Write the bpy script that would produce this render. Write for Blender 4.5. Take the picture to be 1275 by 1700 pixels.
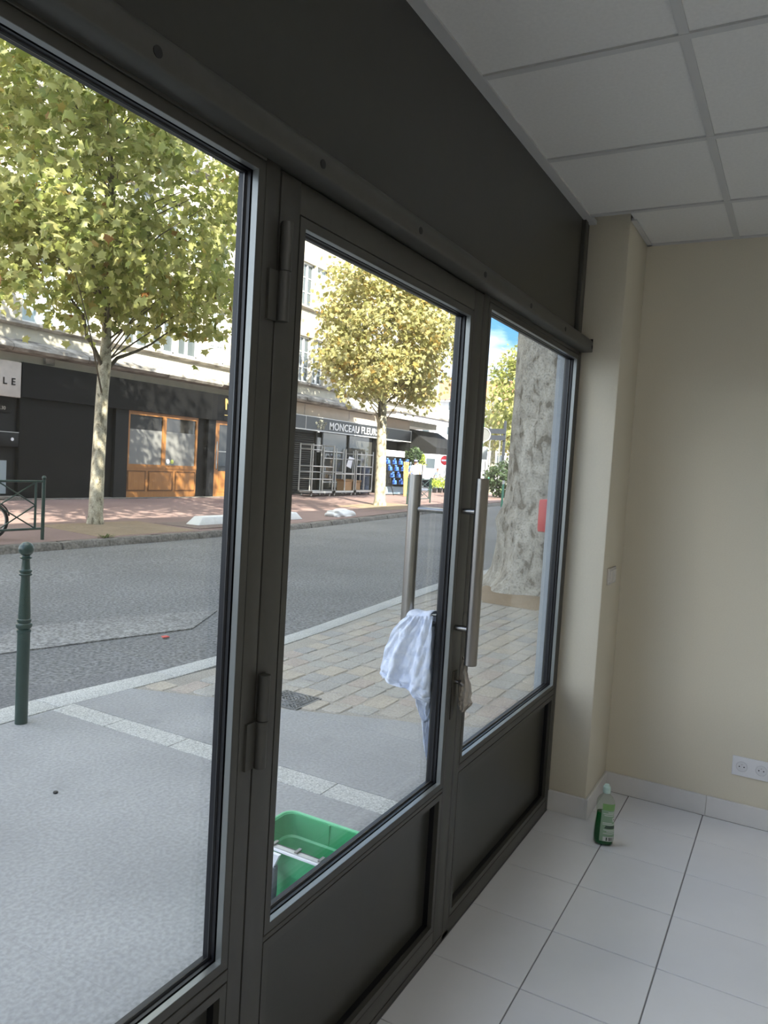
import bpy, bmesh, math, random
import numpy as np
from mathutils import Vector, Matrix

random.seed(7)
rng = np.random.default_rng(7)
for o in list(bpy.data.objects):
    bpy.data.objects.remove(o)
SC = bpy.context.scene
COL = SC.collection
PI = math.pi

# ------------------------------------------------------------------ camera
cam_data = bpy.data.cameras.new('camera')
cam = bpy.data.objects.new('camera', cam_data)
COL.objects.link(cam)
cam_data.sensor_fit = 'VERTICAL'
cam_data.sensor_height = 24.0
cam_data.lens = 1252.5 / 1700.0 * 24.0
cam_data.clip_start = 0.02
cam_data.clip_end = 500
YAW, PITCH, ROLL = math.radians(28.824), math.radians(-3.55), math.radians(3.4155)
fw = Vector((math.cos(PITCH) * math.cos(YAW), math.cos(PITCH) * math.sin(YAW), math.sin(PITCH)))
rt = fw.cross(Vector((0, 0, 1))).normalized()
up = rt.cross(fw)
r2 = math.cos(ROLL) * rt + math.sin(ROLL) * up
u2 = -math.sin(ROLL) * rt + math.cos(ROLL) * up
mw = Matrix((r2, u2, -fw)).transposed().to_4x4()
mw.translation = Vector((0, -0.885, 1.5))
cam.matrix_world = mw
SC.camera = cam

# ------------------------------------------------------------------ sky, sun, exposure
SC.view_settings.view_transform = 'Standard'
SC.view_settings.look = 'None'
SC.view_settings.gamma = 1.0
SC.view_settings.use_curve_mapping = False
SC.view_settings.exposure = 1.52
SKY_STRENGTH = 1.0
SUN_ENERGY = 7.0
SUN_TRAVEL = Vector((0.75, 1.0, -0.95))
world = bpy.data.worlds.new('sky')
SC.world = world
world.use_nodes = True
wn, wl = world.node_tree.nodes, world.node_tree.links
wn.clear()
w_out = wn.new('ShaderNodeOutputWorld')
w_bg = wn.new('ShaderNodeBackground')
w_bg.inputs['Strength'].default_value = SKY_STRENGTH
w_tc = wn.new('ShaderNodeTexCoord')
w_sep = wn.new('ShaderNodeSeparateXYZ')
w_ramp = wn.new('ShaderNodeValToRGB')
w_ramp.color_ramp.elements[0].position = 0.0
w_ramp.color_ramp.elements[0].color = (0.40, 0.60, 0.78, 1)
w_ramp.color_ramp.elements[1].position = 0.6
w_ramp.color_ramp.elements[1].color = (0.075, 0.22, 0.54, 1)
e = w_ramp.color_ramp.elements.new(0.16)
e.color = (0.13, 0.34, 0.62, 1)
w_map = wn.new('ShaderNodeMapping')
w_map.inputs['Scale'].default_value = (1.0, 1.0, 2.2)
w_map.inputs['Location'].default_value = (0.7, 0.7, 0.3)
w_noise = wn.new('ShaderNodeTexNoise')
w_noise.inputs['Scale'].default_value = 2.6
w_noise.inputs['Detail'].default_value = 8
w_noise.inputs['Roughness'].default_value = 0.55
w_cr = wn.new('ShaderNodeValToRGB')
w_cr.color_ramp.elements[0].position = 0.46
w_cr.color_ramp.elements[1].position = 0.60
w_mix = wn.new('ShaderNodeMix')
w_mix.data_type = 'RGBA'
w_mix.inputs[7].default_value = (1.75, 1.75, 1.78, 1)
wl.new(w_tc.outputs['Generated'], w_sep.inputs[0])
wl.new(w_sep.outputs['Z'], w_ramp.inputs[0])
wl.new(w_tc.outputs['Generated'], w_map.inputs[0])
wl.new(w_map.outputs[0], w_noise.inputs['Vector'])
wl.new(w_noise.outputs[0], w_cr.inputs[0])
wl.new(w_cr.outputs[0], w_mix.inputs[0])
wl.new(w_ramp.outputs[0], w_mix.inputs[6])
wl.new(w_mix.outputs[2], w_bg.inputs[0])
wl.new(w_bg.outputs[0], w_out.inputs[0])

sun_d = bpy.data.lights.new('sun', 'SUN')
sun_d.energy = SUN_ENERGY
sun_d.angle = math.radians(0.53)
sun_d.color = (1.0, 0.93, 0.80)
sun = bpy.data.objects.new('sun', sun_d)
COL.objects.link(sun)
sun.rotation_euler = SUN_TRAVEL.to_track_quat('-Z', 'Y').to_euler()
sun.location = (0, -20, 20)

# ------------------------------------------------------------------ materials
MATS = {}


def mat(name, col, rough=0.6, metal=0.0, scale=None, amt=0.15, bump=0.0, col2=None, coat=0.0, spec=0.5,
        detail=6.0, stretch=None, world_pos=False, contrast=(0.35, 0.65)):
    if name in MATS:
        return MATS[name]
    m = bpy.data.materials.new(name)
    m.use_nodes = True
    nt = m.node_tree
    b = nt.nodes['Principled BSDF']
    b.inputs['Roughness'].default_value = rough
    b.inputs['Metallic'].default_value = metal
    b.inputs['Coat Weight'].default_value = coat
    b.inputs['Specular IOR Level'].default_value = spec
    c = (*col, 1)
    b.inputs['Base Color'].default_value = c
    if scale:
        if world_pos:
            g = nt.nodes.new('ShaderNodeNewGeometry')
            src = g.outputs['Position']
        else:
            g = nt.nodes.new('ShaderNodeTexCoord')
            src = g.outputs['Object']
        if stretch:
            mp = nt.nodes.new('ShaderNodeMapping')
            mp.inputs['Scale'].default_value = stretch
            nt.links.new(src, mp.inputs[0])
            src = mp.outputs[0]
        n = nt.nodes.new('ShaderNodeTexNoise')
        n.inputs['Scale'].default_value = scale
        n.inputs['Detail'].default_value = detail
        n.inputs['Roughness'].default_value = 0.62
        nt.links.new(src, n.inputs['Vector'])
        rp = nt.nodes.new('ShaderNodeValToRGB')
        rp.color_ramp.elements[0].position = contrast[0]
        rp.color_ramp.elements[1].position = contrast[1]
        if col2 is None:
            rp.color_ramp.elements[0].color = (*[x * (1 - amt) for x in col], 1)
            rp.color_ramp.elements[1].color = (*[min(1, x * (1 + amt)) for x in col], 1)
        else:
            rp.color_ramp.elements[0].color = c
            rp.color_ramp.elements[1].color = (*col2, 1)
        nt.links.new(n.outputs[0], rp.inputs[0])
        nt.links.new(rp.outputs[0], b.inputs['Base Color'])
        if bump:
            bp = nt.nodes.new('ShaderNodeBump')
            bp.inputs['Strength'].default_value = bump
            bp.inputs['Distance'].default_value = 0.01
            nt.links.new(n.outputs[0], bp.inputs['Height'])
            nt.links.new(bp.outputs[0], b.inputs['Normal'])
    MATS[name] = m
    return m


def glass_mat(name, tint=(1, 1, 1), rough=0.0, ior=1.5, extra=0.0):
    """a thin pane: straight transmission plus a Fresnel reflection, the same to every ray"""
    if name in MATS:
        return MATS[name]
    m = bpy.data.materials.new(name)
    m.use_nodes = True
    nt = m.node_tree
    nt.nodes.clear()
    out = nt.nodes.new('ShaderNodeOutputMaterial')
    tr = nt.nodes.new('ShaderNodeBsdfTransparent')
    tr.inputs[0].default_value = (*tint, 1)
    gl = nt.nodes.new('ShaderNodeBsdfGlossy')
    gl.inputs['Roughness'].default_value = rough
    geo = nt.nodes.new('ShaderNodeNewGeometry')
    mi = nt.nodes.new('ShaderNodeMix')
    mi.inputs[2].default_value = ior
    mi.inputs[3].default_value = 1.0 / ior
    fr = nt.nodes.new('ShaderNodeFresnel')
    mx = nt.nodes.new('ShaderNodeMixShader')
    nt.links.new(geo.outputs['Backfacing'], mi.inputs[0])
    nt.links.new(mi.outputs[0], fr.inputs['IOR'])
    nt.links.new(fr.outputs[0], mx.inputs[0])
    nt.links.new(tr.outputs[0], mx.inputs[1])
    nt.links.new(gl.outputs[0], mx.inputs[2])
    nt.links.new(mx.outputs[0], out.inputs[0])
    MATS[name] = m
    return m


def leaf_mat(name, ramp, trans=0.45):
    if name in MATS:
        return MATS[name]
    m = bpy.data.materials.new(name)
    m.use_nodes = True
    nt = m.node_tree
    nt.nodes.clear()
    out = nt.nodes.new('ShaderNodeOutputMaterial')
    geo = nt.nodes.new('ShaderNodeNewGeometry')
    oi = nt.nodes.new('ShaderNodeObjectInfo')
    ad = nt.nodes.new('ShaderNodeMath')
    ad.operation = 'ADD'
    fr = nt.nodes.new('ShaderNodeMath')
    fr.operation = 'FRACT'
    rp = nt.nodes.new('ShaderNodeValToRGB')
    els = rp.color_ramp.elements
    els[0].position, els[0].color = ramp[0][0], (*ramp[0][1], 1)
    els[1].position, els[1].color = ramp[-1][0], (*ramp[-1][1], 1)
    for p, c in ramp[1:-1]:
        els.new(p).color = (*c, 1)
    df = nt.nodes.new('ShaderNodeBsdfPrincipled')
    df.inputs['Roughness'].default_value = 0.45
    tl = nt.nodes.new('ShaderNodeBsdfTranslucent')
    mx = nt.nodes.new('ShaderNodeMixShader')
    mx.inputs[0].default_value = trans
    nt.links.new(geo.outputs['Random Per Island'], ad.inputs[0])
    nt.links.new(oi.outputs['Random'], ad.inputs[1])
    nt.links.new(ad.outputs[0], fr.inputs[0])
    nt.links.new(fr.outputs[0], rp.inputs[0])
    nt.links.new(rp.outputs[0], df.inputs['Base Color'])
    nt.links.new(rp.outputs[0], tl.inputs[0])
    nt.links.new(df.outputs[0], mx.inputs[1])
    nt.links.new(tl.outputs[0], mx.inputs[2])
    nt.links.new(mx.outputs[0], out.inputs[0])
    MATS[name] = m
    return m


def ground_mat(name, base, grit, grit_scale, patch, patch_scale, rough=0.85, bump=0.3, spots=None, bands=None):
    """grain, larger worn patches and stains, all from world position"""
    if name in MATS:
        return MATS[name]
    m = bpy.data.materials.new(name)
    m.use_nodes = True
    base, patch = [x * 0.78 for x in base], [x * 0.78 for x in patch]
    nt = m.node_tree
    b = nt.nodes['Principled BSDF']
    b.inputs['Roughness'].default_value = rough
    g = nt.nodes.new('ShaderNodeNewGeometry')

    def noise(s, d=5):
        n = nt.nodes.new('ShaderNodeTexNoise')
        n.inputs['Scale'].default_value = s
        n.inputs['Detail'].default_value = d
        nt.links.new(g.outputs['Position'], n.inputs['Vector'])
        return n

    def ramp(src, p0, p1, c0, c1):
        r = nt.nodes.new('ShaderNodeValToRGB')
        r.color_ramp.elements[0].position, r.color_ramp.elements[0].color = p0, (*c0, 1)
        r.color_ramp.elements[1].position, r.color_ramp.elements[1].color = p1, (*c1, 1)
        nt.links.new(src, r.inputs[0])
        return r

    n1 = noise(patch_scale, 6)
    c1 = ramp(n1.outputs[0], 0.32, 0.68, base, patch)
    n2 = noise(grit_scale, 3)
    c2 = ramp(n2.outputs[0], 0.35, 0.65, (1 - grit,) * 3, (1 + grit,) * 3)
    mul = nt.nodes.new('ShaderNodeMix')
    mul.data_type = 'RGBA'
    mul.blend_type = 'MULTIPLY'
    mul.inputs[0].default_value = 1.0
    nt.links.new(c1.outputs[0], mul.inputs[6])
    nt.links.new(c2.outputs[0], mul.inputs[7])
    last = mul.outputs[2]
    if spots:
        v = nt.nodes.new('ShaderNodeTexVoronoi')
        v.inputs['Scale'].default_value = spots[0]
        dn = nt.nodes.new('ShaderNodeTexNoise')
        dn.inputs['Scale'].default_value = 5
        nt.links.new(g.outputs['Position'], dn.inputs['Vector'])
        mv = nt.nodes.new('ShaderNodeMix')
        mv.data_type = 'RGBA'
        mv.inputs[0].default_value = 0.06
        nt.links.new(g.outputs['Position'], mv.inputs[6])
        nt.links.new(dn.outputs[1], mv.inputs[7])
        nt.links.new(mv.outputs[2], v.inputs['Vector'])
        sr = ramp(v.outputs['Distance'], 0.05, spots[1], (spots[2],) * 3, (1, 1, 1))
        m2 = nt.nodes.new('ShaderNodeMix')
        m2.data_type = 'RGBA'
        m2.blend_type = 'MULTIPLY'
        m2.inputs[0].default_value = 1.0
        nt.links.new(last, m2.inputs[6])
        nt.links.new(sr.outputs[0], m2.inputs[7])
        last = m2.outputs[2]
    nt.links.new(last, b.inputs['Base Color'])
    bp = nt.nodes.new('ShaderNodeBump')
    bp.inputs['Strength'].default_value = bump
    bp.inputs['Distance'].default_value = 0.01
    nt.links.new(n2.outputs[0], bp.inputs['Height'])
    nt.links.new(bp.outputs[0], b.inputs['Normal'])
    MATS[name] = m
    return m


def bark_mat(name, c0, c1, c2, scale):
    """flaking plane-tree bark: pale and olive plates"""
    if name in MATS:
        return MATS[name]
    m = bpy.data.materials.new(name)
    m.use_nodes = True
    nt = m.node_tree
    b = nt.nodes['Principled BSDF']
    b.inputs['Roughness'].default_value = 0.85
    tc = nt.nodes.new('ShaderNodeTexCoord')
    mp = nt.nodes.new('ShaderNodeMapping')
    mp.inputs['Scale'].default_value = (1, 1, 0.6)
    nt.links.new(tc.outputs['Object'], mp.inputs[0])
    n0 = nt.nodes.new('ShaderNodeTexNoise')
    n0.inputs['Scale'].default_value = scale
    n0.inputs['Detail'].default_value = 3
    n0.inputs['Distortion'].default_value = 0.6
    nt.links.new(mp.outputs[0], n0.inputs['Vector'])
    rp = nt.nodes.new('ShaderNodeValToRGB')
    rp.color_ramp.interpolation = 'CONSTANT'
    els = rp.color_ramp.elements
    els[0].position, els[0].color = 0.0, (*c0, 1)
    els[1].position, els[1].color = 0.57, (*c2, 1)
    els.new(0.385).color = (*c1, 1)
    els.new(0.47).color = (*[0.5 * (p + q) for p, q in zip(c1, c2)], 1)
    nt.links.new(n0.outputs[0], rp.inputs[0])
    sp = n0
    n2 = nt.nodes.new('ShaderNodeTexNoise')
    n2.inputs['Scale'].default_value = scale * 5
    n2.inputs['Detail'].default_value = 6
    nt.links.new(tc.outputs['Object'], n2.inputs['Vector'])
    r2_ = nt.nodes.new('ShaderNodeValToRGB')
    r2_.color_ramp.elements[0].position, r2_.color_ramp.elements[0].color = 0.33, (0.45, 0.45, 0.45, 1)
    r2_.color_ramp.elements[1].position, r2_.color_ramp.elements[1].color = 0.5, (1, 1, 1, 1)
    nt.links.new(n2.outputs[0], r2_.inputs[0])
    m2 = nt.nodes.new('ShaderNodeMix')
    m2.data_type = 'RGBA'
    m2.blend_type = 'MULTIPLY'
    m2.inputs[0].default_value = 0.8
    nt.links.new(rp.outputs[0], m2.inputs[6])
    nt.links.new(r2_.outputs[0], m2.inputs[7])
    nt.links.new(m2.outputs[2], b.inputs['Base Color'])
    bp = nt.nodes.new('ShaderNodeBump')
    bp.inputs['Strength'].default_value = 0.5
    bp.inputs['Distance'].default_value = 0.02
    nt.links.new(sp.outputs[0], bp.inputs['Height'])
    nt.links.new(bp.outputs[0], b.inputs['Normal'])
    MATS[name] = m
    return m


frame_paint = mat('taupe grey paint', (0.060, 0.058, 0.050), 0.42, scale=60, amt=0.05)
panel_paint = mat('taupe grey panel paint', (0.040, 0.039, 0.032), 0.30, scale=30, amt=0.05)
rubber = mat('black rubber', (0.006, 0.006, 0.008), 0.35)
steel = mat('brushed steel', (0.33, 0.31, 0.29), 0.28, 1.0, scale=40, amt=0.06, stretch=(1, 1, 0.05))
dark_steel = mat('dark steel', (0.25, 0.24, 0.22), 0.35, 1.0)
screw_dark = mat('dark screw', (0.012, 0.012, 0.012), 0.6)
pale_metal = mat('pale metal strip', (0.27, 0.28, 0.27), 0.3, 0.6)
glass = glass_mat('clear glass', (0.97, 0.985, 0.98))
tile_m = mat('white floor tile', (0.83, 0.84, 0.87), 0.26, scale=3, amt=0.02)
grout = mat('grey grout', (0.24, 0.24, 0.25), 0.9, scale=80, amt=0.1)
ceil_m = mat('ceiling tile white', (0.74, 0.73, 0.70), 0.9, scale=90, amt=0.03, bump=0.08)
tbar_m = mat('ceiling bar white', (0.56, 0.56, 0.55), 0.5)
wall_m = mat('cream wall paint', (0.72, 0.665, 0.54), 0.75, scale=180, amt=0.02, bump=0.06)
skirt_m = mat('skirting tile', (0.74, 0.73, 0.72), 0.3, scale=4, amt=0.03)
plastic_white = mat('white plastic', (0.78, 0.78, 0.80), 0.35)
black_hole = mat('black hole', (0.005, 0.005, 0.005), 0.8)
concrete = ground_mat('grey pavement', (0.30, 0.30, 0.30), 0.15, 60, (0.40, 0.40, 0.395), 1.3, 0.8, 0.2, spots=(2.2, 0.16, 0.80))
granite = ground_mat('speckled granite', (0.49, 0.49, 0.465), 0.34, 110, (0.56, 0.56, 0.53), 2.0, 0.75, 0.2)
asphalt = ground_mat('road asphalt', (0.17, 0.17, 0.167), 0.5, 34, (0.225, 0.225, 0.22), 0.55, 0.85, 0.5)
asphalt2 = ground_mat('old road asphalt', (0.16, 0.16, 0.16), 0.40, 50, (0.21, 0.21, 0.21), 0.8, 0.85, 0.5)
setts = [ground_mat('paving stone %d' % i, c, 0.16, 60, tuple(x * 1.18 for x in c), 6, 0.75, 0.3)
         for i, c in enumerate([(0.42, 0.385, 0.335), (0.39, 0.375, 0.34), (0.45, 0.40, 0.33), (0.35, 0.34, 0.32), (0.42, 0.36, 0.31)])]
joint_m = ground_mat('sandy joint', (0.34, 0.315, 0.27), 0.25, 90, (0.44, 0.41, 0.355), 3, 0.95, 0.3)
gravel = ground_mat('gravelly gutter', (0.40, 0.385, 0.35), 0.45, 45, (0.50, 0.48, 0.43), 5, 0.9, 0.8)
red_asphalt = ground_mat('red asphalt', (0.27, 0.18, 0.158), 0.2, 60, (0.33, 0.225, 0.198), 0.8, 0.9, 0.3)
bed_soil = ground_mat('sandy tree bed', (0.32, 0.23, 0.145), 0.25, 40, (0.38, 0.285, 0.19), 3, 0.95, 0.4)
kerb_m = ground_mat('worn kerb stone', (0.16, 0.145, 0.125), 0.35, 22, (0.28, 0.255, 0.225), 4, 0.9, 0.7)
pilaster_m = mat('pale grey stone', (0.43, 0.455, 0.46), 0.7, scale=8, amt=0.05)
render_m = mat('cream render', (0.50, 0.465, 0.385), 0.9, scale=2.5, amt=0.08, detail=8)
render2_m = mat('beige render', (0.46, 0.385, 0.30), 0.9, scale=2.0, amt=0.06)
dirty_m = mat('weathered concrete', (0.13, 0.12, 0.105), 0.95, scale=3.0, col2=(0.42, 0.395, 0.35), detail=10, stretch=(0.6, 1, 1.5), contrast=(0.38, 0.6))
black_front = mat('black shop paint', (0.0055, 0.0055, 0.006), 0.6, spec=0.25, scale=3, amt=0.1)
black_front2 = mat('dark grey shop paint', (0.011, 0.0115, 0.0125), 0.55, spec=0.3, scale=3, amt=0.1)
oak = mat('varnished oak', (0.31, 0.13, 0.035), 0.4, scale=5, col2=(0.40, 0.18, 0.052), stretch=(8, 8, 0.6))
oak_dark = mat('dark oak groove', (0.14, 0.06, 0.02), 0.6)
win_white = mat('white window paint', (0.75, 0.76, 0.76), 0.5)
green_paint = mat('dark green paint', (0.012, 0.04, 0.03), 0.3, coat=0.3)
pale_green = mat('pale green paint', (0.10, 0.36, 0.25), 0.4)
white_stone = mat('white painted concrete', (0.80, 0.80, 0.78), 0.8, scale=8, amt=0.05, bump=0.2)
bark = bark_mat('plane bark', (0.17, 0.15, 0.10), (0.36, 0.32, 0.23), (0.52, 0.48, 0.36), 9)
bark_big = bark_mat('old plane bark', (0.15, 0.13, 0.10), (0.31, 0.285, 0.24), (0.47, 0.44, 0.375), 7.5)
branch_m = mat('dark branch', (0.10, 0.085, 0.06), 0.9, scale=12, amt=0.3)
leaf_a = leaf_mat('plane leaf', [(0.0, (0.23, 0.28, 0.065)), (0.35, (0.39, 0.41, 0.12)), (0.75, (0.52, 0.52, 0.20)),
                                 (0.965, (0.55, 0.52, 0.22)), (0.985, (0.46, 0.36, 0.09)), (1.0, (0.28, 0.13, 0.04))])
leaf_b = leaf_mat('yellowing plane leaf', [(0.0, (0.26, 0.26, 0.08)), (0.35, (0.44, 0.42, 0.17)), (0.8, (0.56, 0.52, 0.26)),
                                           (1.0, (0.50, 0.33, 0.08))])
leaf_c = leaf_mat('dark shrub leaf', [(0.0, (0.03, 0.06, 0.025)), (1.0, (0.10, 0.15, 0.06))], 0.25)
weed_m = leaf_mat('weed leaf', [(0.0, (0.12, 0.16, 0.06)), (1.0, (0.25, 0.26, 0.10))])
shop_glass = mat('dark shop window', (0.03, 0.03, 0.03), 0.05)
frosted = mat('frosted film', (0.20, 0.20, 0.19), 0.35)
galv = mat('galvanised steel', (0.50, 0.50, 0.48), 0.45, 0.6)
roof_red = mat('red roof tiles', (0.50, 0.20, 0.11), 0.9, scale=6, amt=0.25)
wall_white = mat('pale plaster', (0.72, 0.69, 0.68), 0.9, scale=1, amt=0.04)
skin_m = mat('skin', (0.50, 0.29, 0.20), 0.6)
white_cloth = mat('white cotton', (0.82, 0.83, 0.86), 0.9)


# ------------------------------------------------------------------ mesh helpers
class MB:
    def __init__(self):
        self.v, self.f = [], []

    def add(self, vs, fs):
        n = len(self.v)
        self.v += [tuple(p) for p in vs]
        self.f += [tuple(i + n for i in q) for q in fs]
        return self

    def box(self, x0, x1, y0, y1, z0, z1):
        vs = [(x, y, z) for x in (x0, x1) for y in (y0, y1) for z in (z0, z1)]
        return self.add(vs, [(0, 1, 3, 2), (4, 6, 7, 5), (0, 4, 5, 1), (2, 3, 7, 6), (0, 2, 6, 4), (1, 5, 7, 3)])

    def bev(self, x0, x1, y0, y1, z0, z1, b=0.003):
        """box with chamfered top edges"""
        vs = [(x0, y0, z0), (x1, y0, z0), (x1, y1, z0), (x0, y1, z0),
              (x0, y0, z1 - b), (x1, y0, z1 - b), (x1, y1, z1 - b), (x0, y1, z1 - b),
              (x0 + b, y0 + b, z1), (x1 - b, y0 + b, z1), (x1 - b, y1 - b, z1), (x0 + b, y1 - b, z1)]
        fs = [(3, 2, 1, 0)]
        for a, c in ((0, 4), (4, 8)):
            for i in range(4):
                j = (i + 1) % 4
                fs.append((a + i, a + j, c + j, c + i))
        fs.append((8, 9, 10, 11))
        return self.add(vs, fs)

    def prism(self, poly, axis, a0, a1):
        """poly in the two other axes, in order, swept along axis from a0 to a1"""
        def P(p, a):
            if axis == 'x':
                return (a, p[0], p[1])
            if axis == 'y':
                return (p[0], a, p[1])
            return (p[0], p[1], a)
        n = len(poly)
        vs = [P(p, a0) for p in poly] + [P(p, a1) for p in poly]
        fs = [tuple(range(n))[::-1], tuple(range(n, 2 * n))]
        for i in range(n):
            j = (i + 1) % n
            fs.append((i, j, n + j, n + i))
        return self.add(vs, fs)

    def tube(self, pts, r, n=10, cap=True):
        pts = [Vector(p) for p in pts]
        rs = r if isinstance(r, (list, tuple)) else [r] * len(pts)
        vs, fs = [], []
        ref = None
        for i, p in enumerate(pts):
            d = (pts[min(i + 1, len(pts) - 1)] - pts[max(i - 1, 0)]).normalized()
            if ref is None:
                ref = d.orthogonal().normalized()
            ref = (ref - d * ref.dot(d)).normalized()
            w = d.cross(ref)
            for k in range(n):
                a = 2 * PI * k / n
                vs.append(p + rs[i] * (math.cos(a) * ref + math.sin(a) * w))
        for i in range(len(pts) - 1):
            for k in range(n):
                j = (k + 1) % n
                fs.append((i * n + k, i * n + j, (i + 1) * n + j, (i + 1) * n + k))
        if cap:
            fs.append(tuple(range(n))[::-1])
            fs.append(tuple(range((len(pts) - 1) * n, len(pts) * n)))
        return self.add(vs, fs)

    def lathe(self, prof, c=(0, 0, 0), n=20, sx=1.0, sy=1.0):
        vs, fs = [], []
        for r, z in prof:
            for k in range(n):
                a = 2 * PI * k / n
                vs.append((c[0] + sx * r * math.cos(a), c[1] + sy * r * math.sin(a), c[2] + z))
        m = len(prof)
        for i in range(m - 1):
            for k in range(n):
                j = (k + 1) % n
                fs.append((i * n + k, i * n + j, (i + 1) * n + j, (i + 1) * n + k))
        fs.append(tuple(range(n))[::-1])
        fs.append(tuple(range((m - 1) * n, m * n)))
        return self.add(vs, fs)

    def torus(self, c, R, r, axis='y', n=28, m=8, a0=0.0, a1=2 * PI):
        full = abs(a1 - a0 - 2 * PI) < 1e-6
        pts = []
        cnt = n if full else n + 1
        vs, fs = [], []
        for i in range(cnt):
            a = a0 + (a1 - a0) * i / n
            for k in range(m):
                b = 2 * PI * k / m
                rr = R + r * math.cos(b)
                u, v, w = rr * math.cos(a), rr * math.sin(a), r * math.sin(b)
                if axis == 'y':
                    vs.append((c[0] + u, c[1] + w, c[2] + v))
                elif axis == 'x':
                    vs.append((c[0] + w, c[1] + u, c[2] + v))
                else:
                    vs.append((c[0] + u, c[1] + v, c[2] + w))
        for i in range(cnt if full else cnt - 1):
            i2 = (i + 1) % cnt
            for k in range(m):
                j = (k + 1) % m
                fs.append((i * m + k, i * m + j, i2 * m + j, i2 * m + k))
        return self.add(vs, fs)

    def ball(self, c, r, n=16, m=10, s=(1, 1, 1)):
        vs, fs = [(c[0], c[1], c[2] - r * s[2])], []
        for i in range(1, m):
            t = -PI / 2 + PI * i / m
            for k in range(n):
                a = 2 * PI * k / n
                vs.append((c[0] + r * s[0] * math.cos(t) * math.cos(a), c[1] + r * s[1] * math.cos(t) * math.sin(a), c[2] + r * s[2] * math.sin(t)))
        vs.append((c[0], c[1], c[2] + r * s[2]))
        for k in range(n):
            fs.append((0, 1 + (k + 1) % n, 1 + k))
        for i in range(m - 2):
            for k in range(n):
                j = (k + 1) % n
                fs.append((1 + i * n + k, 1 + i * n + j, 1 + (i + 1) * n + j, 1 + (i + 1) * n + k))
        b = 1 + (m - 2) * n
        for k in range(n):
            fs.append((b + k, b + (k + 1) % n, len(vs) - 1))
        return self.add(vs, fs)

    def build(self, name, material, parent=None, smooth=False, bevel=0.0, kind=None, origin=None, ang=35):
        me = bpy.data.meshes.new(name)
        off = Vector(origin) if origin is not None else (base_of(parent) if parent else Vector((0, 0, 0)))
        me.from_pydata([tuple(Vector(p) - off) for p in self.v], [], self.f)
        if material:
            me.materials.append(material)
        o = bpy.data.objects.new(name, me)
        COL.objects.link(o)
        if parent:
            o.parent = parent
            if origin is not None:
                o.location = off - base_of(parent)
        elif origin is not None:
            o.location = off
        if smooth:
            me.shade_smooth()
            me.set_sharp_from_angle(angle=math.radians(ang))
        if bevel:
            bm = bmesh.new()
            bm.from_mesh(me)
            bmesh.ops.remove_doubles(bm, verts=bm.verts, dist=1e-6)
            bmesh.ops.recalc_face_normals(bm, faces=bm.faces)
            bmesh.ops.bevel(bm, geom=[ed for ed in bm.edges if len(ed.link_faces) == 2 and ed.calc_face_angle(0) > 0.6],
                            offset=bevel, segments=2, affect='EDGES', profile=0.5)
            bm.to_mesh(me)
            bm.free()
            me.shade_smooth()
            me.set_sharp_from_angle(angle=math.radians(50))
        else:
            bm = bmesh.new()
            bm.from_mesh(me)
            bmesh.ops.recalc_face_normals(bm, faces=bm.faces)
            bm.to_mesh(me)
            bm.free()
        if kind:
            o['kind'] = kind
        return o


def base_of(o):
    p = Vector((0, 0, 0))
    while o:
        p = p + Vector(o.location)
        o = o.parent
    return p


def tag(o, label=None, cat=None, group=None, kind=None):
    if label:
        o['label'] = label
    if cat:
        o['category'] = cat
    if group:
        o['group'] = group
    if kind:
        o['kind'] = kind
    return o


def root(name, loc, label=None, cat=None, group=None, kind=None):
    o = bpy.data.objects.new(name, None)
    o.empty_display_size = 0.1
    COL.objects.link(o)
    o.location = loc
    return tag(o, label, cat, group, kind)


KIDS = {}


def copy_tree(o, parent=None):
    c = o.copy()
    COL.objects.link(c)
    if parent:
        c.parent = parent
    for ch in [k for k in bpy.data.objects if k.parent == o]:
        copy_tree(ch, c)
    return c


def sh(name, mesh, parent, loc, rot=(0, 0, 0), scale=(1, 1, 1)):
    """one more object on a shared mesh (location relative to the parent)"""
    o = bpy.data.objects.new(name, mesh)
    COL.objects.link(o)
    o.parent = parent
    o.location = loc
    o.rotation_euler = rot
    o.scale = scale
    return o


def text(name, body, size, loc, rot, material, parent, depth=0.004, align='CENTER', bold=0.0, space=1.0):
    c = bpy.data.curves.new(name, 'FONT')
    c.body = body
    c.size = size
    c.extrude = depth
    c.offset = bold
    c.align_x = align
    c.align_y = 'CENTER'
    c.space_character = space
    t = bpy.data.objects.new('text_tmp', c)
    COL.objects.link(t)
    dg = bpy.context.evaluated_depsgraph_get()
    me = bpy.data.meshes.new_from_object(t.evaluated_get(dg))
    bpy.data.objects.remove(t)
    me.materials.clear()
    me.materials.append(material)
    o = bpy.data.objects.new(name, me)
    COL.objects.link(o)
    o.parent = parent
    o.location = Vector(loc) - base_of(parent)
    o.rotation_euler = rot
    return o


FACE_Y = (PI / 2, 0, 0)     # a text standing up and facing -y

# ================================================================== ROOM SHELL
TS = 0.3285
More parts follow.
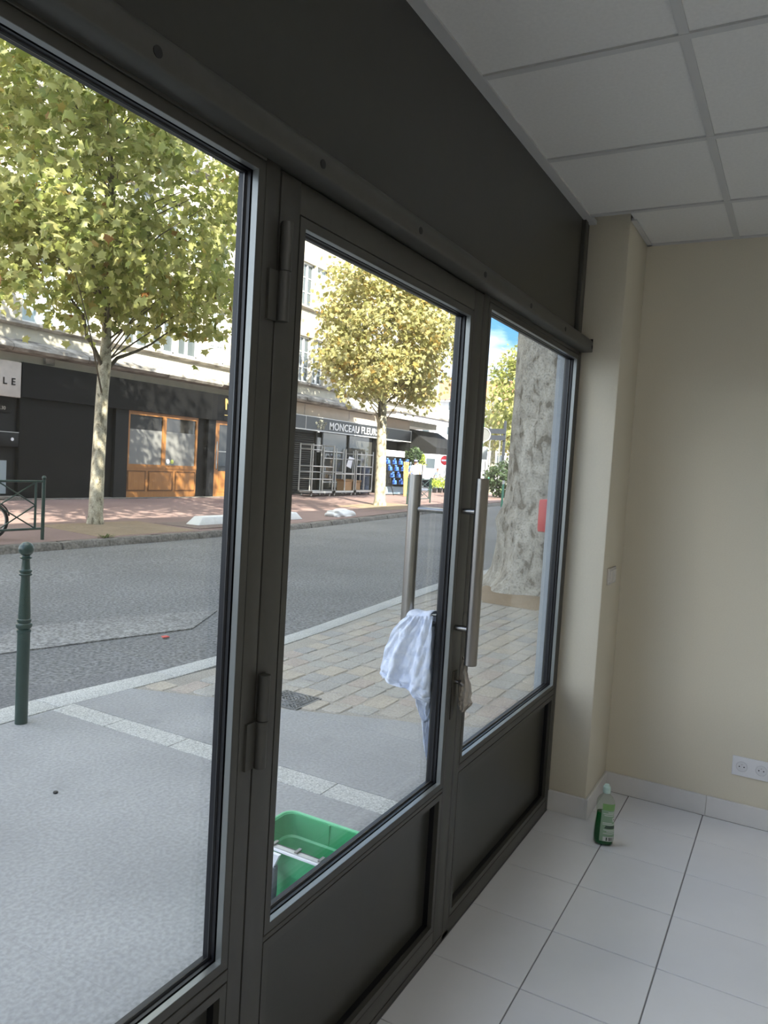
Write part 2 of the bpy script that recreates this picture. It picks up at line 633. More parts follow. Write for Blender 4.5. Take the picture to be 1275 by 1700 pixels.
# floor: every tile a piece over a grouted slab
floor = root('floor', (0, 0, 0), 'white square tiled shop floor', None, None, 'structure')
MB().box(-3.0, 3.68, -4.5, 0.04, -0.10, -0.004).build('grout_bed', grout, floor)
tile_me = None
for i in range(-10, 6):
    for j in range(-10, 2):
        x0, x1 = 2.085 + i * TS + 0.002, 2.085 + (i + 1) * TS - 0.002
        y0, y1 = -0.2835 + (j - 1) * TS + 0.002, -0.2835 + j * TS - 0.002
        x0, x1 = max(x0, -3.0), min(x1, 3.668)
        y1 = min(y1, -0.002)
        if x1 - x0 < 0.01 or y1 - y0 < 0.01 or y0 < -3.6:
            continue
        full = abs((x1 - x0) - (TS - 0.004)) < 1e-4 and abs((y1 - y0) - (TS - 0.004)) < 1e-4
        if full and tile_me:
            sh('tile', tile_me, floor, (x0, y0, 0))
        else:
            t = MB().bev(x0, x1, y0, y1, -0.006, 0.0, 0.0015).build('tile', tile_m, floor, origin=(x0, y0, 0))
            if full:
                tile_me = t.data
MB().box(-3.0, 3.68, -4.5, -3.57, -0.006, 0.0).build('far_tiles', tile_m, floor, kind='stuff')

CZ = 2.585
ceiling = root('ceiling', (0, 0, CZ), 'white suspended tile ceiling', None, None, 'structure')
MB().box(-3.0, 3.70, -4.5, 0.0, CZ + 0.03, CZ + 0.12).build('ceiling_slab', ceil_m, ceiling)
xs = [1.99 + 0.602 * k for k in range(-8, 3)] + [3.68]
ys = [0.0, -0.545 - 0.0, -1.147, -1.749, -2.351, -2.953, -3.555, -4.5]
for a in range(len(xs) - 1):
    for b in range(len(ys) - 1):
        x0, x1, y0, y1 = xs[a] + 0.008, xs[a + 1] - 0.008, ys[b + 1] + 0.008, ys[b] - 0.008
        if x1 < -3 or x1 - x0 < 0.03:
            continue
        x0 = max(x0, -3)
        if x1 > 3.3 and b == 0:
            y1 = -0.18
        MB().bev(x0, x1, y0, y1, 0, 0.012, 0.001).build('ceiling_tile', ceil_m, ceiling, origin=((x0 + x1) / 2, (y0 + y1) / 2, CZ + 0.002)) \
            .data.transform(Matrix.Translation((0, 0, CZ + 0.002)))
for x in xs[:-1]:
    if x > -3:
        MB().box(x - 0.012, x + 0.012, -4.5, -0.005 if x < 3.2 else -0.17, CZ - 0.004, CZ + 0.004).build('ceiling_bar', tbar_m, ceiling)
for y in ys[1:-1]:
    MB().box(-3.0, 3.68, y - 0.012, y + 0.012, CZ - 0.003, CZ + 0.004).build('ceiling_bar', tbar_m, ceiling)
MB().box(-3.0, 3.30, -0.024, 0.0118, CZ - 0.005, CZ + 0.012).build('edge_trim', tbar_m, ceiling)
MB().box(3.30, 3.68, -0.19, -0.168, CZ - 0.004, CZ + 0.01).build('edge_trim', tbar_m, ceiling)
MB().box(3.658, 3.68, -4.5, -0.168, CZ - 0.004, CZ + 0.01).build('edge_trim', tbar_m, ceiling)

fill_m = bpy.data.materials.new('lit fill diffuser')
fill_m.use_nodes = True
_b = fill_m.node_tree.nodes['Principled BSDF']
_b.inputs['Base Color'].default_value = (0.8, 0.8, 0.8, 1)
_b.inputs['Emission Color'].default_value = (1.0, 0.97, 0.93, 1)
_b.inputs['Emission Strength'].default_value = 4.0
for i, xc in enumerate((0.485, -1.321)):  # two unseen glowing panels, added to brighten the room
    cl_ = root('fill_panel', (xc, -2.05, CZ), 'square fill light panel added out of view, %s' % ('over the room middle', 'nearest the left wall')[i], 'fill light', 'square fill lights added out of view')
    MB().box(xc - 0.28, xc + 0.28, -2.33, -1.77, CZ - 0.006, CZ - 0.002).build('diffuser', fill_m, cl_)
    f_ = MB()
    for q in ((xc - 0.295, xc - 0.28, -2.345, -1.755), (xc + 0.28, xc + 0.295, -2.345, -1.755), (xc - 0.28, xc + 0.28, -2.345, -2.33), (xc - 0.28, xc + 0.28, -1.77, -1.755)):
        f_.box(*q, CZ - 0.009, CZ + 0.001)
    f_.build('frame', tbar_m, cl_)

wall_right = root('wall_right', (3.68, -2.0, 0), 'cream painted end wall with corner pillar', None, None, 'structure')
MB().box(3.68, 3.80, -4.5, 0.10, -0.1, CZ + 0.12).build('wall_face', wall_m, wall_right)
MB().box(3.30, 3.69, -0.166, 0.02, -0.01, CZ + 0.03).build('pillar', wall_m, wall_right, bevel=0.004)
wall_back = tag(MB().box(-3.1, 3.80, -4.6, -4.5, -0.1, CZ + 0.12).build('wall_back', wall_m), 'cream back wall of the shop', kind='structure')
wall_left = tag(MB().box(-3.1, -3.0, -4.6, 0.06, -0.1, CZ + 0.12).build('wall_left', wall_m), 'cream left wall of the shop', kind='structure')
bb = root('baseboard_right', (3.67, -0.2, 0), 'white tiled baseboard along end wall and pillar', None, None, 'structure')
BH = 0.092


def skirt(x0, x1, y0, y1):
    MB().bev(x0, x1, y0, y1, 0.001, BH, 0.003).build('skirting_tile', skirt_m, bb)


skirt(3.668, 3.682, -0.62, -0.166)
skirt(3.668, 3.682, -1.08, -0.6215)
skirt(3.668, 3.682, -1.54, -1.0815)
skirt(3.668, 3.682, -4.5, -1.5415)
skirt(3.288, 3.668, -0.178, -0.164)
skirt(3.288, 3.302, -0.1635, -0.001)

# ================================================================== SHOPFRONT
BW = 0.018        # glazing bead width
GR = 0.0025       # dark joint between bead and frame


def ring(xa, xb, za, zb, w):
    """four mitred bars round an opening, as xz polygons"""
    return [[(xa - w, za - w), (xb + w, za - w), (xb, za), (xa, za)],
            [(xa - w, zb + w), (xb + w, zb + w), (xb, zb), (xa, zb)],
            [(xa - w, za - w), (xa, za), (xa, zb), (xa - w, zb + w)],
            [(xb + w, za - w), (xb, za), (xb, zb), (xb + w, zb + w)]]


def glazing(parent, xa, xb, za, zb, glazed=True):
    for q in ring(xa, xb, za, zb, BW):
        MB().prism(q, 'y', 0.0, 0.014).build('glazing_bead', frame_paint, parent)
    if glazed:
        t = 0.0009
        for q in ring(xa + t, xb - t, za + t, zb - t, t):
            MB().prism(q, 'y', 0.0008, 0.0138).build('bead_strip', pale_metal, parent)  # thin paler metallic strip lining the inner face of each bead
        g = MB()
        for q in ring(xa + 0.001, xb - 0.001, za + 0.001, zb - 0.001, BW + 0.001):
            g.prism(q, 'y', 0.0185, 0.046)
        for q in ring(xa - 0.003, xb + 0.003, za - 0.003, zb + 0.003, BW - 0.004):
            g.prism(q, 'y', 0.014, 0.0185)
        go = g.build('gasket', rubber, parent)
        b = MB()
        s = 0.001
        for p0, p1 in (((xa, za), (xb, za)), ((xb, za), (xb, zb)), ((xb, zb), (xa, zb)), ((xa, zb), (xa, za))):
            b.tube([(p0[0], 0.030, p0[1]), (p1[0], 0.030, p1[1])], 0.0045, 8)
        b.build('gasket_lip', rubber, parent, smooth=True)
        MB().box(xa - 0.006, xb + 0.006, 0.036, 0.042, za - 0.006, zb + 0.006).build('glass', glass, parent)
    else:
        MB().box(xa - 0.012, xb + 0.012, 0.030, 0.044, za - 0.012, zb + 0.012).build('lower_panel', panel_paint, parent)
        r = MB()
        for q in ring(xa, xb, za, zb, 0.008):
            r.prism(q, 'y', 0.0145, 0.031)
        r.build('panel_seal', rubber, parent)


def fr(parent, name, x0, x1, z0, z1, y0=0.0, y1=0.060, m=None):
    return MB().box(x0, x1, y0, y1, z0, z1).build(name, m or frame_paint, parent, bevel=0.0012)


# --- left shop window
w1 = root('window_1', (0.0, 0.03, 0.0), 'large left shop window in a taupe grey frame', None, None, 'structure')
xl = -1.15
fr(w1, 'mullion', 1.0975, 1.1385, 0.0, 2.04)
fr(w1, 'mullion', xl - 0.07, xl - BW - GR, 0.0, 2.04)
fr(w1, 'top_rail', xl - BW - GR, 1.097, 2.0305, 2.04)
fr(w1, 'middle_rail', xl - BW - GR, 1.097, 0.4965, 0.5195)
fr(w1, 'bottom_rail', xl - BW - GR, 1.097, 0.0, 0.068)
glazing(w1, xl, 1.077, 0.541, 2.010)
glazing(w1, xl, 1.077, 0.090, 0.475, False)
# an unseen further bay of the front, added for more daylight inside
w3 = root('window_3', (-2.0, 0.03, 0.0), 'unseen far left shop window bay added for daylight', None, None, 'structure')
fr(w3, 'mullion', -3.0, -2.94, 0.0, 2.04)
fr(w3, 'top_rail', -2.94, -1.22, 2.0305, 2.04)
fr(w3, 'middle_rail', -2.94, -1.22, 0.4965, 0.5195)
fr(w3, 'bottom_rail', -2.94, -1.22, 0.0, 0.068)
glazing(w3, -2.92, -1.241, 0.541, 2.010)
glazing(w3, -2.92, -1.241, 0.090, 0.475, False)

# --- glazed door
d1 = root('door_1', (1.14, 0.03, 0.0), 'glazed taupe grey shop door with steel bar handles', None, None, 'structure')
DX0, DX1 = 1.143, 2.156
fr(d1, 'stile', DX0, 1.2045, 0.022, 2.031)
fr(d1, 'stile', 2.0855, DX1, 0.022, 2.031)
fr(d1, 'top_rail', 1.205, 2.085, 1.9705, 2.031)
fr(d1, 'middle_rail', 1.205, 2.085, 0.5135, 0.5245)
fr(d1, 'bottom_rail', 1.205, 2.085, 0.022, 0.070)
glazing(d1, 1.225, 2.065, 0.545, 1.950)
glazing(d1, 1.225, 2.065, 0.091, 0.493, False)
MB().box(1.1385, 2.2, 0.0, 0.060, 0.0, 0.018).build('threshold', frame_paint, d1)
MB().box(1.1385, 1.143, 0.022, 0.052, 0.02, 2.04).build('door_seal', rubber, d1)
MB().box(1.143, 2.158, 0.010, 0.052, 2.031, 2.0365).build('door_seal', rubber, d1)
for z0 in (1.755, 0.903):
    h = MB()
    h.tube([(1.149, -0.013, z0 + 0.093), (1.149, -0.013, z0 + 0.182)], 0.0115, 14)
    h.box(1.146, 1.165, -0.006, 0.001, z0 + 0.093, z0 + 0.182)
    ho = h.build('hinge', frame_paint, d1, smooth=True)
    h = MB()
    h.tube([(1.147, -0.013, z0), (1.147, -0.013, z0 + 0.0915)], 0.0115, 14)
    h.box(1.112, 1.150, -0.006, 0.001, z0, z0 + 0.0915)
    h.build('hinge_knuckle', frame_paint, ho, smooth=True)
HX, HY = 2.099, -0.057
b = MB().tube([(HX, HY, 0.915), (HX, HY, 0.917), (HX, HY, 1.476), (HX, HY, 1.478)], [0.0175, 0.0195, 0.0195, 0.0175], 24)
hi = b.build('inner_pull_bar', steel, d1, smooth=True)
for z in (1.377, 1.022):
    MB().tube([(HX, -0.001, z), (HX, HY + 0.012, z)], 0.0085, 14).build('standoff', steel, hi, smooth=True)
HX2, HY2 = 2.085, 0.158
b = MB().tube([(HX2, HY2, 0.915), (HX2, HY2, 0.917), (HX2, HY2, 1.476), (HX2, HY2, 1.478)], [0.018, 0.020, 0.020, 0.018], 24)
hout = b.build('outer_pull_bar', steel, d1, smooth=True)
for z in (1.372, 1.022):
    MB().tube([(HX2 + 0.01, 0.060, z), (HX2, HY2 - 0.012, z)], 0.0095, 14).build('standoff', steel, hout, smooth=True)
esc = MB().box(2.100, 2.132, -0.004, 0.001, 0.735, 0.885).build('lock_plate', mat('bronze lock plate', (0.06, 0.055, 0.045), 0.4, 0.3), d1, bevel=0.0015)
k = MB().tube([(2.114, -0.004, 0.853), (2.114, -0.022, 0.853)], 0.0065, 12)
k.tube([(2.108, -0.022, 0.857), (2.122, -0.026, 0.846)], [0.006, 0.008], 10)
k.build('thumb_turn', steel, esc, smooth=True)

# --- right fixed window
w2 = root('window_2', (2.7, 0.03, 0.0), 'narrow right fixed window beside the pillar', None, None, 'structure')
fr(w2, 'mullion', 2.1575, 2.2030, 0.0, 2.04)
fr(w2, 'jamb', 3.2605, 3.2985, 0.0, 2.04)
fr(w2, 'top_rail', 2.2030, 3.26, 2.0225, 2.04)
fr(w2, 'middle_rail', 2.2030, 3.26, 0.5355, 0.5595)
fr(w2, 'bottom_rail', 2.2030, 3.26, 0.0, 0.052)
glazing(w2, 2.2235, 3.240, 0.580, 2.002)
glazing(w2, 2.2235, 3.240, 0.0745, 0.515, False)

# --- fascia panel over the openings and the screwed cover rail
fa = root('wall_front', (0.0, 0.03, 2.3), 'dark taupe fascia panel above shop windows', None, None, 'structure')
MB().box(-3.0, 3.198, 0.012, 0.030, 2.06, CZ).build('fascia_panel', panel_paint, fa)
MB().box(3.19, 3.222, 0.030, 0.040, 2.06, CZ).build('shadow_joint', rubber, fa)
fr(fa, 'jamb', 3.2195, 3.258, 2.06, CZ)
fr(fa, 'jamb', 3.2595, 3.300, 2.06, CZ, 0.006)
rail = root('trim_1', (0.0, -0.02, 2.06), 'long taupe cover rail with dark screws', None, None, 'structure')
MB().prism([(0.011, 2.036), (-0.046, 2.036), (-0.050, 2.040), (-0.050, 2.074), (-0.044, 2.086), (-0.028, 2.093), (0.011, 2.093)], 'x', -3.0, 3.286) \
    .build('cover_rail', frame_paint, rail, smooth=True, ang=50)
for k in range(-8, 7):
    x = 0.784 + 0.4153 * k
    if -2.9 < x < 3.28:
        MB().tube([(x, -0.0512, 2.056), (x, -0.049, 2.056)], 0.0085, 14).build('screw', screw_dark, rail)
MB().box(3.286, 3.289, -0.049, 0.010, 2.037, 2.092).build('end_cap', screw_dark, rail)

# --- the building over the shop (carries the shade over the street)
shell = root('wall_outer', (0, 0.1, 3.0), 'street wall of the building the shop is in', None, None, 'structure')
TOP = 11.6
PYO = 0.10
MB().box(3.286, 3.70, 0.061, PYO, -0.2, 2.72).build('pilaster', pilaster_m, shell)
MB().box(3.70, 36.0, 0.02, PYO, -0.3, TOP).build('wall_face', pilaster_m, shell)
MB().box(-26.0, -3.0, 0.061, PYO, -0.3, TOP).build('wall_face', pilaster_m, shell)
MB().box(-3.0, 3.70, 0.061, PYO, 2.72, TOP).build('wall_face', pilaster_m, shell)
MB().box(-3.0, 3.286, 0.061, PYO, 2.04, 2.72).build('sign_board', panel_paint, shell)
MB().box(-26.0, 36.0, -12.0, 0.10, TOP, TOP + 0.25).build('roof_slab', render_m, shell)
MB().box(-26.0, 36.0, -12.2, -12.0, -0.3, TOP + 0.25).build('rear_wall', render_m, shell)
MB().box(-3.0, 3.70, -0.02, 0.10, -0.30, -0.006).build('sill', granite, shell)
mb = MB().box(3.40, 3.53, PYO, 0.172, 1.235, 1.385)
box_red = mb.build('wall_box', mat('red paint', (0.55, 0.05, 0.05), 0.4), None, bevel=0.006, origin=(3.42, PYO, 1.215))
tag(box_red, 'red box mounted on the outer wall beside right window', 'wall box')
MB().box(3.41, 3.52, 0.1715, 0.1745, 1.25, 1.37).build('box_door', mat('red paint', (0.5, 0.05, 0.05)), box_red)

# ================================================================== NEAR PAVEMENT AND ROAD
GZ = -0.15
pav = root('floor_pavement', (2.0, 1.6, GZ), 'near pavement outside the shop', None, None, 'structure')


def slab(name, poly, z0, z1, m, parent):
    return MB().prism(poly, 'z', z0, z1).build(name, m, parent)


slab('concrete_field', [(-26, 0.06), (3.085, 0.06), (3.085, 3.10), (-26, 3.10)], GZ - 0.12, GZ, concrete, pav)
slab('concrete_field', [(3.255, 0.06), (4.85, 0.06), (4.60, 0.57), (4.47, 0.92), (4.36, 1.14), (4.03, 1.96), (3.91, 2.5), (3.70, 3.08), (3.255, 3.10)],
     GZ - 0.12, GZ, concrete, pav)
yy = 0.06
for L in (0.52, 0.50, 0.54, 0.49, 0.52, 0.47):
    y1 = min(yy + L, 3.10)
    MB().bev(3.089, 3.251, yy + 0.002, y1 - 0.002, GZ - 0.1, GZ + 0.001, 0.002).build('granite_slab', granite, pav)
    yy = y1
MB().box(3.08, 3.26, 0.06, 3.10, GZ - 0.12, GZ - 0.008).build('slab_bed', joint_m, pav)
# kerb line of the near side, bending slightly


def near_kerb(x):
    pts = [(-26, 3.15, 3.34), (2.9, 3.14, 3.36), (3.3, 3.12, 3.33), (4.5, 3.02, 3.19), (5.7, 3.06, 3.21), (9.7, 3.40, 3.59), (40, 4.0, 4.2)]
    for a, c in zip(pts, pts[1:]):
        if a[0] <= x <= c[0]:
            t = (x - a[0]) / (c[0] - a[0])
            return a[1] + t * (c[1] - a[1]), a[2] + t * (c[2] - a[2])
    return 3.1, 3.3


kx = [-26, -10, -4, -1, 0.2, 1.2, 2.2, 3.15, 4.1, 5.1, 6.1, 7.1, 8.1, 9.1, 10.1, 12, 16, 22, 36]
for a, c in zip(kx, kx[1:]):
    i0, o0 = near_kerb(a)
    i1, o1 = near_kerb(c)
    MB().prism([(a + 0.003, i0 - 0.02), (c - 0.003, i1 - 0.02), (c - 0.003, o1), (a + 0.003, o0)], 'z', GZ - 0.14, GZ + 0.002).build('kerb_slab', granite, pav, bevel=0.004)
slab('stone_bed', [(4.85, 0.06), (36, 0.06), (36, 3.97), (9.7, 3.38), (5.7, 3.045), (4.5, 3.0), (3.70, 3.08), (3.91, 2.5), (4.03, 1.96), (4.36, 1.14), (4.6, 0.57)],
     GZ - 0.12, GZ - 0.006, joint_m, pav)
slab('gutter_strip', [(4.3, 3.20), (5.7, 3.22), (9.7, 3.60), (20, 3.8), (20, 4.0), (9.9, 3.80), (6.2, 3.53), (5.2, 3.40), (4.6, 3.33)], GZ - 0.12, GZ - 0.035, gravel, pav)


def bound(y):
    pts = [(0.06, 4.87), (0.57, 4.62), (0.92, 4.49), (1.14, 4.38), (1.96, 4.05), (2.5, 3.93), (3.1, 3.70)]
    for a, c in zip(pts, pts[1:]):
        if a[0] <= y <= c[0]:
            return a[1] + (y - a[0]) / (c[0] - a[0]) * (c[1] - a[1])
    return 3.7


def near_bed(x, y):
    return 8.9 < x < 12.6 and 1.75 < y < 2.95 + 0.06 * (x - 9)


cob = []
y = 0.09
row = 0
while y < 3.7:
    h = random.uniform(0.15, 0.185)
    x = bound(min(y + h / 2, 3.1)) + 0.02 + random.uniform(0, 0.05)
    while x < 13.5:
        w = random.uniform(0.17, 0.29)
        ki = near_kerb(x + w / 2)[0]
        if y + h < ki - 0.02 and not near_bed(x + w / 2, y + h / 2):
            cob.append((x, y, w, h))
        x += w + 0.006
    y += h + 0.006
cob.sort(key=lambda q: (q[0]) ** 2 + (q[1] + 0.9) ** 2)


def stone_mb(mb, x, y, w, h, z, rnd):
    b = 0.007
    n = 8
    vs = []
    out = [(0.5, 0.36), (0.41, 0.5), (-0.41, 0.5), (-0.5, 0.36), (-0.5, -0.36), (-0.41, -0.5), (0.41, -0.5), (0.5, -0.36)]
    jit = [rnd.uniform(0.955, 1.0) for _ in range(n)]
    for (px, py), j in zip(out, jit):
        vs.append((x + w / 2 + px * w * j, y + h / 2 + py * h * j, z - 0.03))
    for (px, py), j in zip(out, jit):
        vs.append((x + w / 2 + px * w * j, y + h / 2 + py * h * j, z - 0.006))
    for (px, py), j in zip(out, jit):
        vs.append((x + w / 2 + px * (w - 2 * b) * j, y + h / 2 + py * (h - 2 * b) * j, z + rnd.uniform(-0.001, 0.002)))
    fs = [tuple(range(16, 24))]
    for a in (0, 8):
        for k in range(n):
            j = (k + 1) % n
            fs.append((a + k, a + j, a + 8 + j, a + 8 + k))
    mb.add(vs, fs)


variants = []
for k in range(10):
    mb = MB()
    stone_mb(mb, -0.5 * 0.23, -0.5 * 0.167, 0.23, 0.167, 0.0, random)
    me = bpy.data.meshes.new('paving_stone')
    me.from_pydata(mb.v, [], mb.f)
    me.materials.append(setts[[0, 1, 2, 0, 1, 3, 0, 2, 4, 1][k]])
    variants.append(me)
for (x, y, w, h) in cob[:300]:
    sh('paving_stone', random.choice(variants), pav, Vector((x + w / 2, y + h / 2, GZ + random.uniform(-0.004, 0.002))) - base_of(pav),
       (random.uniform(-0.015, 0.015), random.uniform(-0.015, 0.015), random.choice((0, PI)) + random.uniform(-0.03, 0.03)), (w / 0.23, h / 0.167, 1))
mb = MB()
for (x, y, w, h) in cob[300:]:
    stone_mb(mb, x, y, w, h, GZ, random)
mb.build('far_paving_stones', setts[0], pav, kind='stuff')
mb = MB().prism([(8.9, 1.78), (12.6, 1.78), (12.6, 3.15), (8.95, 2.93)], 'z', GZ - 0.1, GZ - 0.002)
mb.build('tree_bed', bed_soil, pav)
# cast iron cover in the paving
gr = root('drain_cover', (4.2, 2.07, GZ), 'square cast iron drain cover in the paving', 'drain cover')
iron = mat('worn cast iron', (0.20, 0.20, 0.195), 0.6, 0.4, scale=30, amt=0.2)
MB().box(4.05, 4.36, 1.92, 2.23, GZ - 0.012, GZ + 0.003).build('cover_plate', iron, gr)
mb = MB()
for k in range(9):
    xx = 4.075 + k * 0.0325
    mb.box(xx - 0.006, xx + 0.006, 1.935, 2.215, GZ + 0.003, GZ + 0.008)
for k in range(9):
    y0 = 1.945 + k * 0.0325
    mb.box(4.06, 4.35, y0 - 0.006, y0 + 0.006, GZ + 0.003, GZ + 0.008)
mb.build('cover_grid', iron, gr)
mb = MB()
for R in (0.06, 0.10, 0.13):
    mb.torus((4.205, 2.075, GZ + 0.008), R, 0.005, 'z', 24, 6)
mb.build('cover_ring', iron, gr)

RZ0, RZ1 = -0.185, -0.245
road = root('floor_road', (8.0, 6.5, -0.22), 'grey asphalt street', None, None, 'structure')
kf = [(-26, 9.9), (0, 9.9), (12, 9.9), (16, 10.15), (22, 10.85), (28, 11.35), (34, 11.6), (37.5, 11.8)]


def kerb_y(x):
    for a, c in zip(kf, kf[1:]):
        if a[0] <= x <= c[0]:
            return a[1] + (x - a[0]) / (c[0] - a[0]) * (c[1] - a[1])
    return kf[-1][1]


vs, fs = [], []
cols = [-26, -10, -4, 0, 2.9, 3.3, 4.5, 5.7, 8, 9.7, 12, 16, 22, 28, 34, 36]
for x in cols:
    o = near_kerb(x)[1]
    k = kerb_y(x)
    for t in (0, 0.25, 0.5, 0.75, 1.0):
        vs.append((x, o - 0.1 + (k + 0.12 - o) * t, RZ0 + (RZ1 - RZ0) * t + 0.04 * math.sin(PI * t) + t * 0.011 * min(max(x - 21.0, 0), 16.0)))
for i in range(len(cols) - 1):
    for j in range(4):
        fs.append((i * 5 + j, (i + 1) * 5 + j, (i + 1) * 5 + j + 1, i * 5 + j + 1))
n = len(vs)
vs += [(p[0], p[1], p[2] - 0.15) for p in vs]
fs += [tuple(i + n for i in q[::-1]) for q in fs]
MB().add(vs, fs).build('asphalt', asphalt, road)
MB().prism([(-26, 3.32), (2.0, 3.34), (3.4, 3.30), (4.4, 3.18), (4.3, 3.32), (3.9, 3.55), (3.5, 3.6), (3.1, 3.95), (2.5, 4.15), (1.0, 4.3), (-26, 4.4)], 'z', -0.21, -0.1765) \
    .build('asphalt_patch', asphalt2, road)
MB().prism([(3.5, 4.6), (5.4, 4.1), (6.2, 4.5), (5.2, 5.0), (4.3, 5.2)], 'z', -0.22, RZ0 + 0.022).build('worn_patch', ground_mat('pale worn asphalt', (0.24, 0.235, 0.225), 0.5, 40, (0.30, 0.295, 0.28), 2.0), road)
MB().box(36, 130, -30, 60, -0.40, -0.26).build('cross_street', ground_mat('sunlit asphalt', (0.36, 0.36, 0.37), 0.2, 30, (0.42, 0.42, 0.42), 0.5), road)  # paler copy of the road asphalt, sunlight put into its colour
MB().box(-26, 36, -30, 3, -0.60, -0.30).build('ground_slab', asphalt2, road)

# litter
s = MB().lathe([(0.010, 0), (0.012, 0.004), (0.010, 0.009)], (2.35, 2.10, GZ), 10).build('bottle_cap', screw_dark, None, smooth=True, origin=(2.35, 2.10, GZ))
tag(s, 'tiny black bottle cap lying on grey pavement', 'bottle cap')
s = MB().prism([(-0.035, -0.02), (0.03, -0.03), (0.04, 0.02), (-0.01, 0.035)], 'z', 0, 0.006)
s.v = [(p[0] + 4.97, p[1] + 4.03, p[2] - 0.165) for p in s.v]
s = s.build('litter_scrap', mat('red plastic', (0.6, 0.05, 0.05), 0.4), None, origin=(4.97, 4.03, -0.165))
tag(s, 'small red scrap of litter on the road', 'litter')

# ================================================================== FAR PAVEMENT
SZ0, SZ1 = -0.115, -0.03


def rise(x):
    return 0.011 * min(max(x - 21.0, 0), 16.0)


def zs(y, x=0.0):
    return SZ0 + (SZ1 - SZ0) * min(max((y - 10) / 8.0, 0), 1) + rise(x)


far = root('floor_far_pavement', (16, 14, -0.1), 'red asphalt pavement across the street', None, None, 'structure')
vs, fs = [], []
cols = [-26, 0, 4, 8, 12, 16, 19, 22, 25, 28, 31, 34, 37.5]
for x in cols:
    k = kerb_y(x) + 0.18
    for t in (0, 0.35, 0.7, 1.0):
        yv = k + (18.2 - k) * t
        vs.append((x, yv, zs(yv, x)))
for i in range(len(cols) - 1):
    for j in range(3):
        fs.append((i * 4 + j, (i + 1) * 4 + j, (i + 1) * 4 + j + 1, i * 4 + j + 1))
n = len(vs)
vs += [(p[0], p[1], p[2] - 0.25) for p in vs]
fs += [tuple(i + n for i in q[::-1]) for q in fs]
MB().add(vs, fs).build('red_surface', red_asphalt, far)
MB().prism([(37.4, 11.9), (44, 12.6), (44, 19), (37.4, 19)], 'z', -0.3, 0.12).build('corner_surface', red_asphalt, far)
x = -26.0
while x < 37:
    L = random.uniform(0.85, 1.25) if x > 2 else 3.5
    x1 = min(x + L, 37.4)
    y0, y1 = kerb_y(x), kerb_y(x1)
    mb = MB()
    nseg = 4
    vs, fs = [], []
    for i in range(nseg + 1):
        t = i / nseg
        xx = x + 0.012 + (x1 - x - 0.024) * t
        yb = y0 + (y1 - y0) * t
        dy = random.uniform(-0.015, 0.015)
        drop = 0.025 if i in (0, nseg) else random.uniform(0, 0.012)
        for (dyy, z) in ((0.0 + dy, -0.30), (0.015 + dy, SZ0 - 0.05 - drop), (0.055 + dy, SZ0 - drop * 0.8), (0.21, SZ0 + 0.001 - drop * 0.3), (0.21, -0.30)):
            vs.append((xx, yb + dyy, z + rise(xx)))
    for i in range(nseg):
        for j in range(4):
            fs.append((i * 5 + j, (i + 1) * 5 + j, (i + 1) * 5 + j + 1, i * 5 + j + 1))
    fs.append((0, 1, 2, 3, 4))
    fs.append(tuple(nseg * 5 + q for q in (4, 3, 2, 1, 0)))
    mb.add(vs, fs).build('kerb_stone', kerb_m, far, smooth=True, ang=40)
    x = x1


def bed(poly, parent, h=0.025):
    n = len(poly)
    vs = [(p[0], p[1], zs(p[1], p[0]) - 0.05) for p in poly] + [(p[0], p[1], zs(p[1], p[0]) + 0.004) for p in poly]
    c = (sum(p[0] for p in poly) / n, sum(p[1] for p in poly) / n)
    vs.append((c[0], c[1], zs(c[1], c[0]) + h))
    fs = [(i, (i + 1) % n, n + (i + 1) % n, n + i) for i in range(n)] + [(n + i, n + (i + 1) % n, 2 * n) for i in range(n)]
    MB().add(vs, fs).build('tree_bed', bed_soil, parent)


bed([(9.5, 10.25), (12.0, 10.2), (12.2, 12.2), (9.7, 12.3)], far)
bed([(23.3, 11.75), (26.6, 11.9), (26.8, 13.9), (22.6, 13.6)], far)
MB().box(12.25, 14.6, 10.35, 11.7, SZ0 - 0.03, SZ0 + 0.022).build('gravel_patch', ground_mat('dark gravel patch', (0.21, 0.155, 0.13), 0.4, 40, (0.27, 0.20, 0.175), 4), far)
MB().box(-26, 13.2, 17.55, 18.2, -0.12, 0.06).build('stone_step', kerb_m, far)
MB().box(13.2, 24.4, 17.62, 18.2, -0.12, -0.01).build('stone_step', kerb_m, far)


def weeds(name, c, label, n=40, s=0.09):
    mb = MB()
    for _ in range(n):
        a = random.uniform(0, 2 * PI)
        r = random.uniform(0, s)
        p = Vector((c[0] + r * math.cos(a) * 1.6, c[1] + 0.6 * r * math.sin(a), c[2]))
        t = Vector((math.cos(a), math.sin(a), random.uniform(0.6, 1.6))).normalized() * random.uniform(0.05, 0.13)
        w = Vector((-math.sin(a), math.cos(a), 0)) * 0.012
        mb.add([p - w, p + w, p + t * 0.6 + w, p + t, p + t * 0.6 - w], [(0, 1, 2, 3, 4)])
    o = mb.build(name, weed_m, None, origin=c, kind='stuff')
    return tag(o, label, 'weeds')


weeds('weed_tuft', (9.55, 10.12, SZ0 - 0.01), 'tuft of weeds growing by the far kerb near the barrier')

